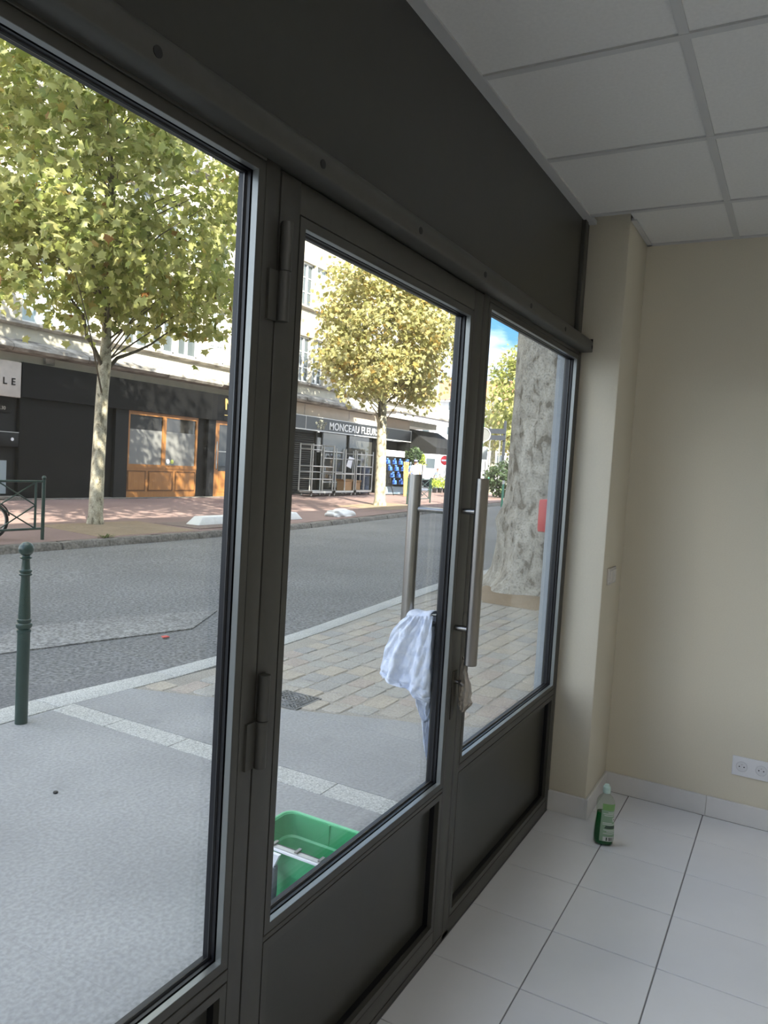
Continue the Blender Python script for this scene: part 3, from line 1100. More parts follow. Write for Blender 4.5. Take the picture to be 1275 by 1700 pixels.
# ================================================================== BUILDING ACROSS THE STREET
FY = 18.0
bld = root('apartment_building', (18, FY, 0), 'cream apartment building with shops across the street', 'building')
BX0, BX1 = 2.0, 37.2
wins = [(3.4, 4.4), (4.6, 5.6), (7.4, 8.4), (8.6, 9.6), (11.0, 12.0), (13.3, 14.45), (14.55, 15.7), (16.85, 17.95), (18.02, 19.10), (19.17, 20.2), (20.75, 21.6), (22.5, 23.4),
        (24.3, 25.2), (26.15, 27.05), (27.15, 28.05), (29.5, 30.4), (30.5, 31.4), (33.0, 33.9), (35.2, 36.1)]
floors = [(4.82, 6.75), (8.0, 9.8), (11.2, 12.9)]
bands = [(3.70, 4.82), (6.75, 8.0), (9.8, 11.2), (12.9, 13.6)]
mb = MB()
for z0, z1 in bands:
    mb.box(BX0, BX1, FY, FY + 0.4, z0, z1)
for z0, z1 in floors:
    xs_ = [BX0] + [q for w in wins for q in w] + [BX1]
    for a, c in zip(xs_[0::2], xs_[1::2]):
        mb.box(a, c, FY, FY + 0.4, z0, z1)
mb.build('wall', render_m, bld)
MB().box(BX0, BX1, FY + 0.4, FY + 10, 3.74, 13.4).build('inner_block', black_front, bld)
MB().box(BX0, BX1, FY - 0.4, FY + 10, 13.6, 13.9).build('roof_edge', dirty_m, bld)
pane_m = mat('window pane', (0.10, 0.12, 0.13), 0.05)
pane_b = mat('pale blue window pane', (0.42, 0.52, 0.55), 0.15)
curtain = mat('net curtain', (0.55, 0.54, 0.50), 0.8)
for zi, (z0, z1) in enumerate(floors):
    for wi, (xa, xb) in enumerate(wins):
        y0 = FY + 0.14
        f = MB()
        t = 0.07
        f.box(xa, xa + t, y0, y0 + 0.08, z0, z1).box(xb - t, xb, y0, y0 + 0.08, z0, z1)
        f.box(xa, xb, y0, y0 + 0.08, z0, z0 + t).box(xa, xb, y0, y0 + 0.08, z1 - t, z1)
        xm = (xa + xb) / 2
        f.box(xm - 0.05, xm + 0.05, y0 - 0.01, y0 + 0.08, z0, z1)
        for k in (1, 2):
            zz = z0 + (z1 - z0) * k / 3
            f.box(xa, xb, y0 + 0.01, y0 + 0.07, zz - 0.018, zz + 0.018)
        fo = f.build('window', win_white, bld)
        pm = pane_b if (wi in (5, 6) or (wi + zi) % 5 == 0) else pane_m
        for a, c in ((xa + t, xm - 0.05), (xm + 0.05, xb - t)):
            MB().box(a, c, y0 + 0.035, y0 + 0.05, z0 + t, z1 - t).build('pane', pm, fo)
    MB().prism([(FY - 0.16, z0 - 0.02), (FY + 0.13, z0 + 0.0), (FY + 0.13, z0 - 0.16), (FY - 0.06, z0 - 0.16), (FY - 0.16, z0 - 0.10)], 'x', BX0, BX1).build('sill_band', dirty_m, bld)
# weathered ledge over the shops, broken into lengths
x = BX0
while x < 32.4:
    x1 = min(x + random.uniform(2.2, 3.2), 32.4)
    d = random.uniform(-0.03, 0.03)
    MB().prism([(FY - 0.48 + d, 4.03), (FY - 0.44 + d, 4.13), (FY, 4.32), (FY, 3.93), (FY - 0.40, 3.95)], 'x', x + 0.01, x1 - 0.01).build('ledge', dirty_m, bld)
    x = x1
MB().box(14.0, 14.3, FY - 0.09, FY, 3.76, 3.92).build('camera_box', dirty_m, bld)
can = MB().prism([(FY, 3.98), (16.7, 3.84), (16.7, 4.14), (FY, 4.22)], 'x', 32.6, 40.3).build('corner_canopy', wall_white, bld)
MB().box(32.5, 40.4, 16.62, FY, 4.14, 4.24).build('canopy_slab', dirty_m, bld)
MB().box(37.2, 40.0, FY - 0.02, FY + 8, 3.7, 13.5).build('corner_wall', render_m, bld)

# --- left-hand shop, cut by the picture edge
sf = root('boutique', (9.0, FY - 0.1, 0), 'dark shop front with a greige sign panel at the left picture edge', 'shop front')
MB().box(4.0, 13.2, FY - 0.02, FY + 0.3, -0.1, 3.69).build('front_wall', black_front2, sf)
sg = MB().box(9.6, 13.2, FY - 0.18, FY - 0.02, 2.73, 3.68).build('sign_panel', mat('greige panel', (0.50, 0.46, 0.42), 0.6, scale=4, amt=0.08), sf, bevel=0.01)
text('sign_letters', 'OLE', 0.26, (12.68, FY - 0.187, 3.13), FACE_Y, black_front, sg, 0.006, 'CENTER', 0.002, 1.9)
MB().box(12.2, 13.0, FY - 0.05, FY - 0.02, 2.30, 2.62).build('name_plate', black_front, sf)
text('plate_text', '\u2026N.30', 0.13, (12.66, FY - 0.056, 2.42), FACE_Y, mat('dull gold', (0.45, 0.42, 0.36), 0.5), sf, 0.003)
lb = MB().box(12.0, 13.19, FY - 0.16, FY - 0.02, 1.40, 1.78).build('letter_box', black_front2, sf, bevel=0.01)
MB().box(12.0, 13.19, FY - 0.165, FY - 0.03, 1.78, 1.80).build('box_lid', galv, lb)
MB().tube([(13.0, FY - 0.168, 1.60), (13.0, FY - 0.158, 1.60)], 0.045, 14).build('white_knob', plastic_white, lb)
MB().box(9.0, 12.92, FY - 0.06, FY - 0.02, 0.12, 1.02).build('lower_window', mat('reflecting shop glass', (0.28, 0.33, 0.35), 0.08), sf)

# --- black shop front with oak window and door
bf = root('restaurant_front', (18.5, FY - 0.15, 0), 'black shop front with varnished oak window and door', 'shop front')
MB().box(13.22, 24.2, FY - 0.20, FY + 0.05, 2.76, 3.70).build('fascia', black_front, bf)
MB().box(13.22, 16.12, FY - 0.10, FY + 0.05, -0.02, 2.76).build('shutter_panel', black_front, bf)
MB().box(13.24, 16.10, FY - 0.112, FY - 0.098, 0.02, 1.30).build('shutter_leaf', black_front, bf)
MB().box(13.24, 16.10, FY - 0.112, FY - 0.098, 1.312, 2.68).build('shutter_leaf', black_front, bf)
MB().box(16.12, 16.52, FY + 0.02, FY + 0.06, -0.02, 2.76).build('recess', black_hole, bf)
MB().box(16.52, 17.03, FY - 0.12, FY + 0.05, -0.02, 2.76).build('pilaster', black_front2, bf)
MB().box(20.18, 20.70, FY - 0.02, FY + 0.05, -0.02, 2.76).build('pilaster', black_front, bf)
MB().box(20.70, 21.08, FY - 0.12, FY + 0.05, -0.02, 2.76).build('pilaster', black_front2, bf)
MB().box(22.3, 24.2, FY - 0.08, FY + 0.05, -0.02, 2.76).build('shutter_panel', black_front, bf)
WY = FY - 0.05
of = MB()
of.box(17.03, 17.11, WY - 0.05, WY + 0.05, 1.0, 2.76).box(18.52, 18.68, WY - 0.05, WY + 0.05, 1.0, 2.70).box(20.10, 20.18, WY - 0.05, WY + 0.05, 1.0, 2.76)
of.box(17.03, 20.18, WY - 0.06, WY + 0.05, 2.64, 2.76).box(17.03, 20.18, WY - 0.06, WY + 0.05, 0.94, 1.06)
wf = of.build('oak_window', oak, bf)
for a, c in ((17.11, 18.52), (18.68, 20.10)):
    MB().box(a, c, WY - 0.01, WY + 0.0, 1.06, 2.64).build('pane', shop_glass, wf)
    MB().box(a + 0.01, c - 0.01, WY - 0.018, WY - 0.011, 1.06, 2.18).build('frosted_film', frosted, wf)
MB().tube([(18.83, WY - 0.022, 1.19), (18.83, WY - 0.016, 1.19)], 0.085, 16).build('sticker', plastic_white, wf)
MB().tube([(19.02, WY - 0.022, 1.18), (19.02, WY - 0.016, 1.18)], 0.075, 16).build('sticker', mat('yellow green sticker', (0.55, 0.62, 0.15), 0.5), wf)
op = MB().box(17.03, 20.18, WY - 0.04, WY + 0.05, -0.02, 0.94).build('oak_apron', oak, bf)
for a, c in ((17.10, 17.80), (17.98, 19.02), (19.20, 20.10)):
    mb = MB()
    for q in ring(a, c, 0.22, 0.82, 0.035):
        mb.prism(q, 'y', WY - 0.052, WY - 0.035)
    mb.build('panel_moulding', oak_dark, op)
    MB().box(a + 0.01, c - 0.01, WY - 0.058, WY - 0.037, 0.23, 0.81).build('raised_panel', oak, op)
dr = MB()
dr.box(21.08, 21.30, WY - 0.05, WY + 0.05, -0.02, 2.76).box(21.30, 22.3, WY - 0.05, WY + 0.05, 2.62, 2.76).box(22.18, 22.3, WY - 0.05, WY + 0.05, -0.02, 2.76).box(21.30, 22.18, WY - 0.05, WY + 0.05, -0.02, 0.92)
od = dr.build('oak_door', oak, bf)
MB().box(21.30, 22.18, WY - 0.01, WY, 0.92, 2.62).build('pane', shop_glass, od)
MB().box(21.36, 22.10, WY - 0.058, WY - 0.045, 0.15, 0.80).build('raised_panel', oak, od)
MB().box(21.30, 22.1, WY - 0.05, WY - 0.02, 1.62, 1.66).build('push_bar', galv, od)
mb = MB().tube([(21.2, WY - 0.10, 0.98), (21.2, WY - 0.10, 1.2)], 0.014, 8).tube([(21.2, WY - 0.05, 1.0), (21.2, WY - 0.10, 1.0)], 0.012, 8)
mb.build('door_handle', black_hole, od)
MB().tube([(21.10, FY - 0.2, 1.0), (21.10, FY - 0.2, 2.0)], 0.02, 8).build('outer_bar', galv, bf)
gold = mat('gold letter', (0.62, 0.45, 0.18), 0.35, 0.6)
text('gold_letter', 'N', 0.56, (21.62, FY - 0.215, 3.36), FACE_Y, gold, bf, 0.012, 'CENTER', 0.012)
MB().box(21.42, 22.1, FY - 0.212, FY - 0.20, 2.97, 2.99).build('gold_rule', gold, bf)

# --- flower shop
ff = root('flower_shop_front', (30.5, FY - 0.1, 0), 'dark flower shop front with white lettered sign', 'shop front')
SYB = FY - 0.22
MB().box(24.2, 36.45, FY - 0.10, FY - 0.03, 3.42, 3.92).build('beige_fascia', render2_m, ff)
for xq in (26.6, 30.2, 33.4):
    MB().box(xq - 0.02, xq + 0.02, FY - 0.105, FY - 0.09, 3.42, 3.92).build('fascia_joint', dirty_m, ff)
sb = MB().box(24.25, 36.45, SYB, FY + 0.05, 2.80, 3.42).build('sign_board', mat('charcoal sign', (0.03, 0.032, 0.036), 0.45), ff)
line_m = mat('silver line', (0.55, 0.55, 0.53), 0.4)
MB().box(24.25, 36.45, SYB - 0.02, SYB, 2.80, 2.85).build('sign_border', line_m, sb)
MB().box(24.25, 36.45, SYB - 0.02, SYB, 3.385, 3.42).build('sign_border', line_m, sb)
MB().box(36.40, 36.45, SYB - 0.02, SYB, 2.85, 3.385).build('sign_border', line_m, sb)
MB().box(26.55, 26.58, SYB - 0.01, SYB, 2.85, 3.385).build('sign_joint', line_m, sb)
tx = text('sign_letters', 'MONCEAU FLEURS', 0.46, (30.63, SYB - 0.004, 3.08), FACE_Y, mat('white sign letter', (0.80, 0.79, 0.76), 0.5), sb, 0.003, 'CENTER', 0.006, 1.06)
tw = max(v.co.x for v in tx.data.vertices) - min(v.co.x for v in tx.data.vertices)
tx.scale = (4.45 / tw, 1, 1)
orn = mat('ornament silver green', (0.42, 0.42, 0.33), 0.5)
for cx in (27.75, 33.55):
    mb = MB()
    for k in range(11):
        a = 2 * PI * k / 11
        px, pz = cx + 0.42 * math.cos(a) * (1 if k % 2 else 0.55), 3.10 + 0.17 * math.sin(a)
        mb.torus((px, SYB - 0.012, pz), 0.055, 0.012, 'y', 8, 4)
        mb.tube([(cx, SYB - 0.01, 3.08), ((cx + px) / 2, SYB - 0.01, pz + 0.04), (px, SYB - 0.01, pz)], 0.009, 5)
    mb.build('flower_emblem', orn, sb)
mb = MB().box(24.25, 27.62, FY + 0.0, FY + 0.05, -0.05, 2.8)
shb = mb.build('shutter_back', black_front2, ff)
mb = MB()
for k in range(30):
    z = 0.02 + k * 0.09
    mb.prism([(FY - 0.035, z + 0.045), (FY, z), (FY, z + 0.085)], 'x', 24.3, 27.55)
mb.build('shutter_slats', black_front2, ff, kind='stuff')
MB().box(24.25, 33.1, FY + 0.30, FY + 0.36, -0.05, 2.8).build('inner_wall', black_front2, ff)
fx = MB()
for xq in (27.6, 28.05, 30.3, 32.62):
    fx.box(xq, xq + 0.10, FY - 0.08, FY + 0.05, -0.05, 2.8)
fx.box(28.1, 32.65, FY - 0.08, FY + 0.05, -0.05, 0.35)
fx.build('window_frame', black_front, ff)
for a, c in ((28.15, 30.3), (30.4, 32.62)):
    MB().box(a, c, FY - 0.02, FY - 0.01, 0.35, 2.8).build('pane', mat('flower shop glass', (0.06, 0.06, 0.055), 0.03), ff)
MB().box(27.70, 28.05, FY - 0.05, FY, 1.9, 2.55).build('poster', frosted, ff)
MB().box(32.72, 33.1, FY - 0.25, FY + 0.05, -0.05, 2.8).build('pillar', black_front, ff)
MB().box(33.1, 36.45, FY + 0.38, FY + 0.42, -0.05, 2.8).build('interior_shade', black_hole, ff)  # black sheet stands in for the shade inside the open shop
MB().box(36.0, 36.45, FY - 0.2, FY + 0.4, -0.05, 2.8).build('pillar', black_front, ff)
aw = root('shop_awning', (38.5, 17.0, 2.4), 'black awning over the corner of the flower shop', 'awning')
am = mat('black canvas', (0.010, 0.010, 0.011), 0.8)
MB().prism([(FY - 0.0, 3.55), (16.3, 2.60), (16.3, 2.56), (FY - 0.0, 3.49)], 'x', 36.55, 40.3).build('canopy_sheet', am, aw)
MB().box(36.56, 36.66, FY - 0.1, FY + 0.02, zs(18, 36.6) - 0.05, 3.5).build('wall_post', am, aw)
MB().box(36.55, 40.3, 16.28, 16.31, 2.24, 2.60).build('valance', am, aw)
MB().prism([(FY - 0.1, 3.47), (16.3, 2.58), (16.3, 2.24), (FY - 0.1, 2.24)], 'x', 36.53, 36.56).build('side_cheek', am, aw)


# --- roll cages in front of the flower shop
def roll_cage(x0, x1, y0, y1, H, label, bars):
    z0 = zs(y0, x1) + 0.005
    r = root('roll_cage', ((x0 + x1) / 2, (y0 + y1) / 2, z0), label, 'roll cage', 'steel roll cages before the flower shop')
    t = 0.028
    base = MB()
    base.box(x0, x1, y0, y0 + 0.07, z0 + 0.14, z0 + 0.22).box(x0, x1, y1 - 0.07, y1, z0 + 0.14, z0 + 0.22)
    base.box(x0, x0 + 0.07, y0, y1, z0 + 0.14, z0 + 0.22).box(x1 - 0.07, x1, y0, y1, z0 + 0.14, z0 + 0.22)
    base.box(x0 + 0.07, x1 - 0.07, y0 + 0.07, y1 - 0.07, z0 + 0.16, z0 + 0.18)
    base.build('base', galv, r)
    for xx in (x0 + 0.12, x1 - 0.12):
        for yy_ in (y0 + 0.1, y1 - 0.1):
            mb = MB().tube([(xx, yy_ - 0.02, z0 + 0.055), (xx, yy_ + 0.02, z0 + 0.055)], 0.055, 12)
            mb.box(xx - 0.02, xx + 0.02, yy_ - 0.03, yy_ + 0.03, z0 + 0.07, z0 + 0.145)
            mb.build('caster', dark_steel, r)
    xm = (x0 + x1) / 2
    for xx, yy_ in ((x0 + t, y0 + t), (x1 - t, y0 + t), (x0 + t, y1 - t), (x1 - t, y1 - t), (xm, y0 + t), (xm, y1 - t)):
        MB().tube([(xx, yy_, z0 + 0.2), (xx, yy_, z0 + H)], t, 8).build('upright', galv, r, smooth=True)
    for zz, sides in bars:
        mb = MB()
        if 'f' in sides:
            mb.tube([(x0 + t, y0 + t, z0 + zz), (x1 - t, y0 + t, z0 + zz)], 0.022, 6)
        if 'b' in sides:
            mb.tube([(x0 + t, y1 - t, z0 + zz), (x1 - t, y1 - t, z0 + zz)], 0.022, 6)
        if 'l' in sides:
            mb.tube([(x0 + t, y0 + t, z0 + zz), (x0 + t, y1 - t, z0 + zz)], 0.022, 6)
        if 'r' in sides:
            mb.tube([(x1 - t, y0 + t, z0 + zz), (x1 - t, y1 - t, z0 + zz)], 0.022, 6)
        mb.build('cross_bar', galv, r)
    return r


roll_cage(25.75, 27.38, 16.75, 17.45, 2.18, 'leftmost tall steel roll cage by the black shutter', [(0.72, 'fl'), (1.25, 'flb'), (1.95, 'lb'), (2.14, 'lbr'), (1.0, 'bl'), (0.95, 'r')])
roll_cage(27.52, 29.15, 16.75, 17.45, 2.05, 'middle steel roll cage holding a cardboard box', [(0.95, 'fr'), (1.0, 'b'), (1.6, 'br'), (1.9, 'b'), (0.55, 'b')])
roll_cage(29.25, 30.75, 16.75, 17.45, 2.0, 'rightmost steel roll cage beside the young tree', [(0.95, 'fb'), (1.30, 'fr'), (1.85, 'fbl'), (1.6, 'b')])


def carton(x, y, z, w, d, h, label, openb=True):
    cm = mat('cardboard', (0.36, 0.21, 0.10), 0.9, scale=6, amt=0.12)
    r = root('cardboard_box', (x, y, z), label, 'box', 'cardboard boxes in the roll cages')
    mb = MB()
    t = 0.012
    mb.box(x - w / 2, x + w / 2, y - d / 2, y + d / 2, z, z + t)
    mb.box(x - w / 2, x + w / 2, y - d / 2, y - d / 2 + t, z, z + h).box(x - w / 2, x + w / 2, y + d / 2 - t, y + d / 2, z, z + h)
    mb.box(x - w / 2, x - w / 2 + t, y - d / 2, y + d / 2, z, z + h).box(x + w / 2 - t, x + w / 2, y - d / 2, y + d / 2, z, z + h)
    mb.build('carton', cm, r)
    for sx in (-1, 1):
        x1 = x + sx * w / 2
        MB().prism([(x1, z + h), (x1 + sx * 0.12, z + h + 0.10), (x1 + sx * 0.12, z + h + 0.11), (x1, z + h + 0.012)], 'y', y - d / 2, y + d / 2).build('flap', cm, r)


zc = 0.195
carton(28.75, 17.05, zc + zs(16.75, 29.15), 0.62, 0.40, 0.42, 'brown cardboard box in the middle roll cage')
carton(29.75, 17.12, zc + zs(16.75, 30.75), 0.48, 0.34, 0.36, 'brown open cardboard box in the rightmost roll cage')
mb = MB().prism([(29.35, 1.35), (29.75, 1.25), (29.85, 1.62), (30.05, 1.72), (29.55, 1.80)], 'y', 17.36, 17.375)
o = mb.build('paper_sheet', white_cloth, None, origin=(29.6, 17.36, 1.25))
tag(o, 'white crumpled sheet hanging on the back of a roll cage', 'sheet')
crate_m = mat('dark blue plastic', (0.02, 0.03, 0.06), 0.4)
for i, (cx, cz) in enumerate(((31.22, 0.0), (31.22, 0.42), (31.22, 0.84))):
    z = zs(17.8, cx + 0.3) + cz + 0.002
    r = root('plastic_crate', (cx, 17.6, z), ['dark blue crate, bottom of the stack by the flower window', 'dark blue crate, middle of the stack by the flower window',
                                                 'dark blue crate, top of the stack by the flower window'][i], 'crate', 'stacked dark blue crates')
    MB().box(cx - 0.35, cx + 0.35, 17.4, 17.8, z, z + 0.40).build('crate_body', crate_m, r, bevel=0.015)
    MB().box(cx - 0.37, cx + 0.37, 17.38, 17.82, z + 0.36, z + 0.405).build('crate_rim', crate_m, r)

# --- display rack with blue watering cans
rk = root('display_rack', (33.0, 16.5, zs(16.5, 33)), 'slanted dark metal display rack of the flower shop', 'display rack')
zr = zs(16.5, 33) + 0.005
rows = [(0.62, 16.28), (0.94, 16.42), (1.26, 16.56), (1.58, 16.70)]
for xx in (31.75, 33.0, 34.3):
    MB().tube([(xx, 16.12, zr), (xx, 16.80, 1.9)], 0.02, 6).build('upright', black_front, rk)
    MB().tube([(xx, 17.0, zr), (xx, 16.84, 2.2)], 0.02, 6).build('upright', black_front, rk)
for z, y in rows:
    MB().box(31.7, 34.35, y - 0.16, y + 0.16, z - 0.02, z).build('shelf', black_front, rk)
MB().box(32.05, 33.95, 16.80, 16.83, 1.95, 2.25).build('header_sign', plastic_white, rk)
MB().box(31.7, 34.35, 16.55, 16.95, 0.12, 0.46).build('bottom_box', mat('pale blue board', (0.35, 0.50, 0.62), 0.5), rk)
blue = mat('blue plastic', (0.06, 0.17, 0.62), 0.35)
cn = MB()
cn.lathe([(0.12, 0), (0.125, 0.01), (0.10, 0.17), (0.085, 0.185), (0.03, 0.19)], (0, 0, 0), 14)
cn.tube([(-0.09, 0, 0.05), (-0.20, 0, 0.14), (-0.27, 0, 0.22)], [0.03, 0.02, 0.016], 8)
cn.tube([(-0.27, 0, 0.22), (-0.30, 0, 0.245)], [0.016, 0.04], 8)
cn.torus((0.03, 0, 0.17), 0.10, 0.014, 'y', 14, 6, -0.6, PI * 0.9)
proto = cn.build('watering_can', blue, None, smooth=True)
rn = ['bottom shelf', 'second shelf up', 'third shelf up', 'top shelf']
pn = ['leftmost', 'second from left', 'third from left', 'rightmost']
first = True
for ri, (z, y) in enumerate(rows):
    for ci in range(4):
        o = proto if first else proto.copy()
        if not first:
            COL.objects.link(o)
        first = False
        o.location = (32.05 + ci * 0.66, y, z + 0.001)
        o.rotation_euler = (0, 0, random.uniform(-0.2, 0.2) + 0.5)
        tag(o, 'blue watering can, %s on the %s of the display rack' % (pn[ci], rn[ri]), 'watering can', 'blue watering cans on the rack')

# --- wooden trellis, cone plant, potted plants
tl = root('wooden_trellis', (32.2, 15.7, zs(15.7, 32.2)), 'yellow wooden trellis leaning by the watering can rack', 'trellis')
pine = mat('yellow pine', (0.55, 0.33, 0.11), 0.6)
for k in range(4):
    a = -0.24 + 0.16 * k
    MB().tube([(32.1 + a * 0.4, 15.7, zs(15.7, 32.2) + 0.01), (32.25 + a, 15.8, 1.72)], 0.028, 6).build('slat', pine, tl)
for t in (0.3, 0.62, 0.9):
    MB().tube([(32.0 + t * 0.02, 15.7 + 0.1 * t, zs(15.7, 32.2) + 1.75 * t), (32.45 + 0.1 * t, 15.7 + 0.1 * t, zs(15.7, 32.2) + 1.75 * t)], 0.02, 6).build('rung', pine, tl)


def np_mesh(name, verts, faces, material):
    me = bpy.data.meshes.new(name)
    k = faces.shape[1]
    me.vertices.add(len(verts))
    me.vertices.foreach_set('co', verts.astype(np.float32).ravel())
    me.loops.add(faces.size)
    me.loops.foreach_set('vertex_index', faces.astype(np.int32).ravel())
    me.polygons.add(len(faces))
    me.polygons.foreach_set('loop_start', np.arange(0, faces.size, k, dtype=np.int32))
    me.polygons.foreach_set('loop_total', np.full(len(faces), k, dtype=np.int32))
    me.update(calc_edges=True)
    me.materials.append(material)
    return me


LOBE = [(0.0, 0.0), (0.20, 0.02), (0.46, -0.04), (0.36, 0.20), (0.62, 0.42), (0.34, 0.50), (0.30, 0.62), (0.13, 0.66), (0.0, 1.0)]
LV = np.array([(x, y, 0) for x, y in LOBE] + [(-x, y, 0) for x, y in LOBE[-2:0:-1]], dtype=float)
LV[:, 2] = -0.35 * LV[:, 0] ** 2 - 0.12 * LV[:, 1] ** 2
LV = np.vstack([LV, [[0, 0.36, 0.03]]])
NL = len(LV) - 1
LF = np.array([(i, (i + 1) % NL, NL) for i in range(NL)])
QV = np.array([(0, 0, 0), (0.34, 0.45, -0.05), (0, 1.0, -0.1), (-0.34, 0.45, -0.05)], dtype=float)
QF = np.array([(0, 1, 2, 3)])


def leaf_frames(pos, center, rs):
    """orthonormal frames: leaves hang outward and down, turned at random"""
    n = len(pos)
    out = pos - center
    out /= np.maximum(np.linalg.norm(out, axis=1, keepdims=True), 1e-6)
    tip = out * 0.5 + rs.normal(0, 0.55, (n, 3)) + np.array([0, 0, -0.55])
    tip /= np.linalg.norm(tip, axis=1, keepdims=True)
    nr = rs.normal(0, 0.6, (n, 3)) + out * 0.4 + np.array([0, 0, 0.55])
    nr -= tip * np.sum(nr * tip, axis=1, keepdims=True)
    nr /= np.maximum(np.linalg.norm(nr, axis=1, keepdims=True), 1e-6)
    sx = np.cross(tip, nr)
    return np.stack([sx, tip, nr], axis=2)


def leaf_cloud(pos, center, size, rs, tv, tf):
    F = leaf_frames(pos, center, rs)
    s = size * rs.uniform(0.65, 1.25, (len(pos), 1, 1))
    V = np.einsum('nij,kj->nki', F, tv) * s + pos[:, None, :]
    k = len(tv)
    faces = (tf[None] + (np.arange(len(pos)) * k)[:, None, None]).reshape(-1, tf.shape[1])
    return V.reshape(-1, 3), faces


def crown_points(n, ells, rs, clusters=90, spread=0.32, hollow=0.5):
    """leaf positions in sprays scattered through a few ellipsoids"""
    P = []
    w = np.array([e[1][0] * e[1][1] * e[1][2] for e in ells]) ** 0.8
    w /= w.sum()
    for (c, r), wt in zip(ells, w):
        m = max(6, int(clusters * wt))
        d = rs.normal(0, 1, (m, 3))
        d /= np.linalg.norm(d, axis=1, keepdims=True)
        rad = rs.uniform(hollow, 1.0, (m, 1)) ** 0.7
        cc = np.array(c) + d * rad * np.array(r)
        k = int(n * wt)
        idx = rs.integers(0, m, k)
        p = cc[idx] + rs.normal(0, 1, (k, 3)) * np.array([spread, spread, spread * 0.75])
        P.append(p)
    return np.vstack(P)


CAMP = np.array([0, -0.885, 1.5])


def tree(name, label, base, trunk, ells, n, size, leafm, nparts=0, branches=(), twigs=0, barkm=None, group=None, seed=1, clusters=90, spread=0.32, quad=False, hollow=0.5,
         foliage_name='foliage', keep=None):
    rs = np.random.default_rng(seed)
    r = root(name, base, label, 'tree' if name != 'shrub' else 'shrub', group)
    MB().tube([p for p, _ in trunk], [q for _, q in trunk], 16).build('trunk', barkm or bark, r, smooth=True, ang=80)
    for br in branches:
        MB().tube([p for p, _ in br], [q for _, q in br], 8).build('branch', barkm if br[0][1] > 0.06 and barkm else branch_m, r, smooth=True, ang=80)
    pts = crown_points(n, ells, rs, clusters, spread, hollow)
    if keep:
        pts = pts[[keep(p) for p in pts]]
    cen = np.mean([e[0] for e in ells], axis=0)
    if twigs:
        tw = MB()
        top = Vector(trunk[-1][0])
        for k in range(twigs):
            p = Vector(pts[rs.integers(0, len(pts))])
            z = min(top.z, max(trunk[1][0][2] + 1.0, p.z - 0.7 * (p - Vector((base[0], base[1], p.z))).length))
            a = Vector((base[0] + (trunk[-1][0][0] - base[0]) * 0.7, base[1], z))
            m = (a + p) / 2 + Vector((0, 0, 0.15))
            tw.tube([a, m, p], [0.022, 0.014, 0.005], 5)
        tw.build('twigs', branch_m, r, kind='stuff')
    d = np.linalg.norm(pts - CAMP, axis=1)
    order = np.argsort(d)
    tv, tf = (QV, QF) if quad else (LV, LF)
    b = np.array(base)
    if nparts:
        near = pts[order[:nparts]]
        pts = pts[order[nparts:]]
        lme = np_mesh('leaf', LV, LF, leafm)
        F = leaf_frames(near, cen, rs)
        for p, f in zip(near, F):
            s = size * rs.uniform(0.75, 1.25)
            o = bpy.data.objects.new('leaf', lme)
            COL.objects.link(o)
            o.parent = r
            M = Matrix([[f[i][j] * s for j in range(3)] for i in range(3)]).to_4x4()
            M.translation = Vector(p - b)
            o.matrix_local = M
    V, Fc = leaf_cloud(pts, cen, size, rs, tv, tf)
    me = np_mesh(foliage_name, V - b, Fc, leafm)
    o = bpy.data.objects.new(foliage_name, me)
    COL.objects.link(o)
    o.parent = r
    o['kind'] = 'stuff'
    return r


# two young planes on the far pavement
g1 = zs(12)
B1 = (10.9, 12.0, g1)
tree('plane_tree', 'young plane tree with mottled trunk in front of the black shop', B1,
     [((10.9, 12, g1 - 0.02), 0.185), ((10.9, 12, 0.08), 0.15), ((10.92, 12, 1.2), 0.135), ((10.96, 12, 2.68), 0.125), ((11.0, 12, 3.3), 0.125), ((11.02, 12, 3.81), 0.095),
      ((10.98, 12, 4.9), 0.075), ((11.05, 12, 6.2), 0.06), ((11.0, 12.1, 8.2), 0.03)],
     [((10.9, 12.0, 6.6), (2.9, 2.6, 2.5)), ((10.2, 11.9, 8.4), (2.4, 2.2, 1.7)), ((12.3, 12.0, 5.6), (2.0, 1.9, 1.5)), ((9.3, 11.8, 5.3), (1.7, 1.8, 1.35))],
     12500, 0.175, leaf_a, 300,
     [[((10.93, 12, 3.2), 0.05), ((10.65, 11.95, 3.55), 0.042), ((10.45, 11.9, 3.72), 0.04), ((10.3, 11.85, 4.1), 0.035), ((9.8, 11.8, 4.5), 0.02)],
      [((11.02, 12, 3.1), 0.05), ((11.3, 11.98, 3.42), 0.04), ((11.75, 11.95, 3.62), 0.03), ((12.15, 11.9, 3.85), 0.022), ((12.7, 11.8, 4.3), 0.012)],
      [((11.0, 12, 4.3), 0.045), ((11.5, 11.8, 5.0), 0.03), ((12.3, 11.6, 5.9), 0.012)],
      [((11.0, 12, 4.8), 0.045), ((10.4, 12.2, 5.6), 0.03), ((9.5, 12.3, 6.5), 0.012)],
      [((11.03, 12, 5.6), 0.04), ((11.4, 12.5, 6.6), 0.025), ((11.9, 12.9, 7.6), 0.01)],
      [((11.03, 12, 6.0), 0.04), ((10.6, 11.5, 7.0), 0.025), ((10.1, 11.2, 8.2), 0.01)]],
     60, bark, 'young plane trees on the far pavement', 3, 150, 0.36)
g2 = zs(13, 24.75)
B2 = (24.75, 13.0, g2)
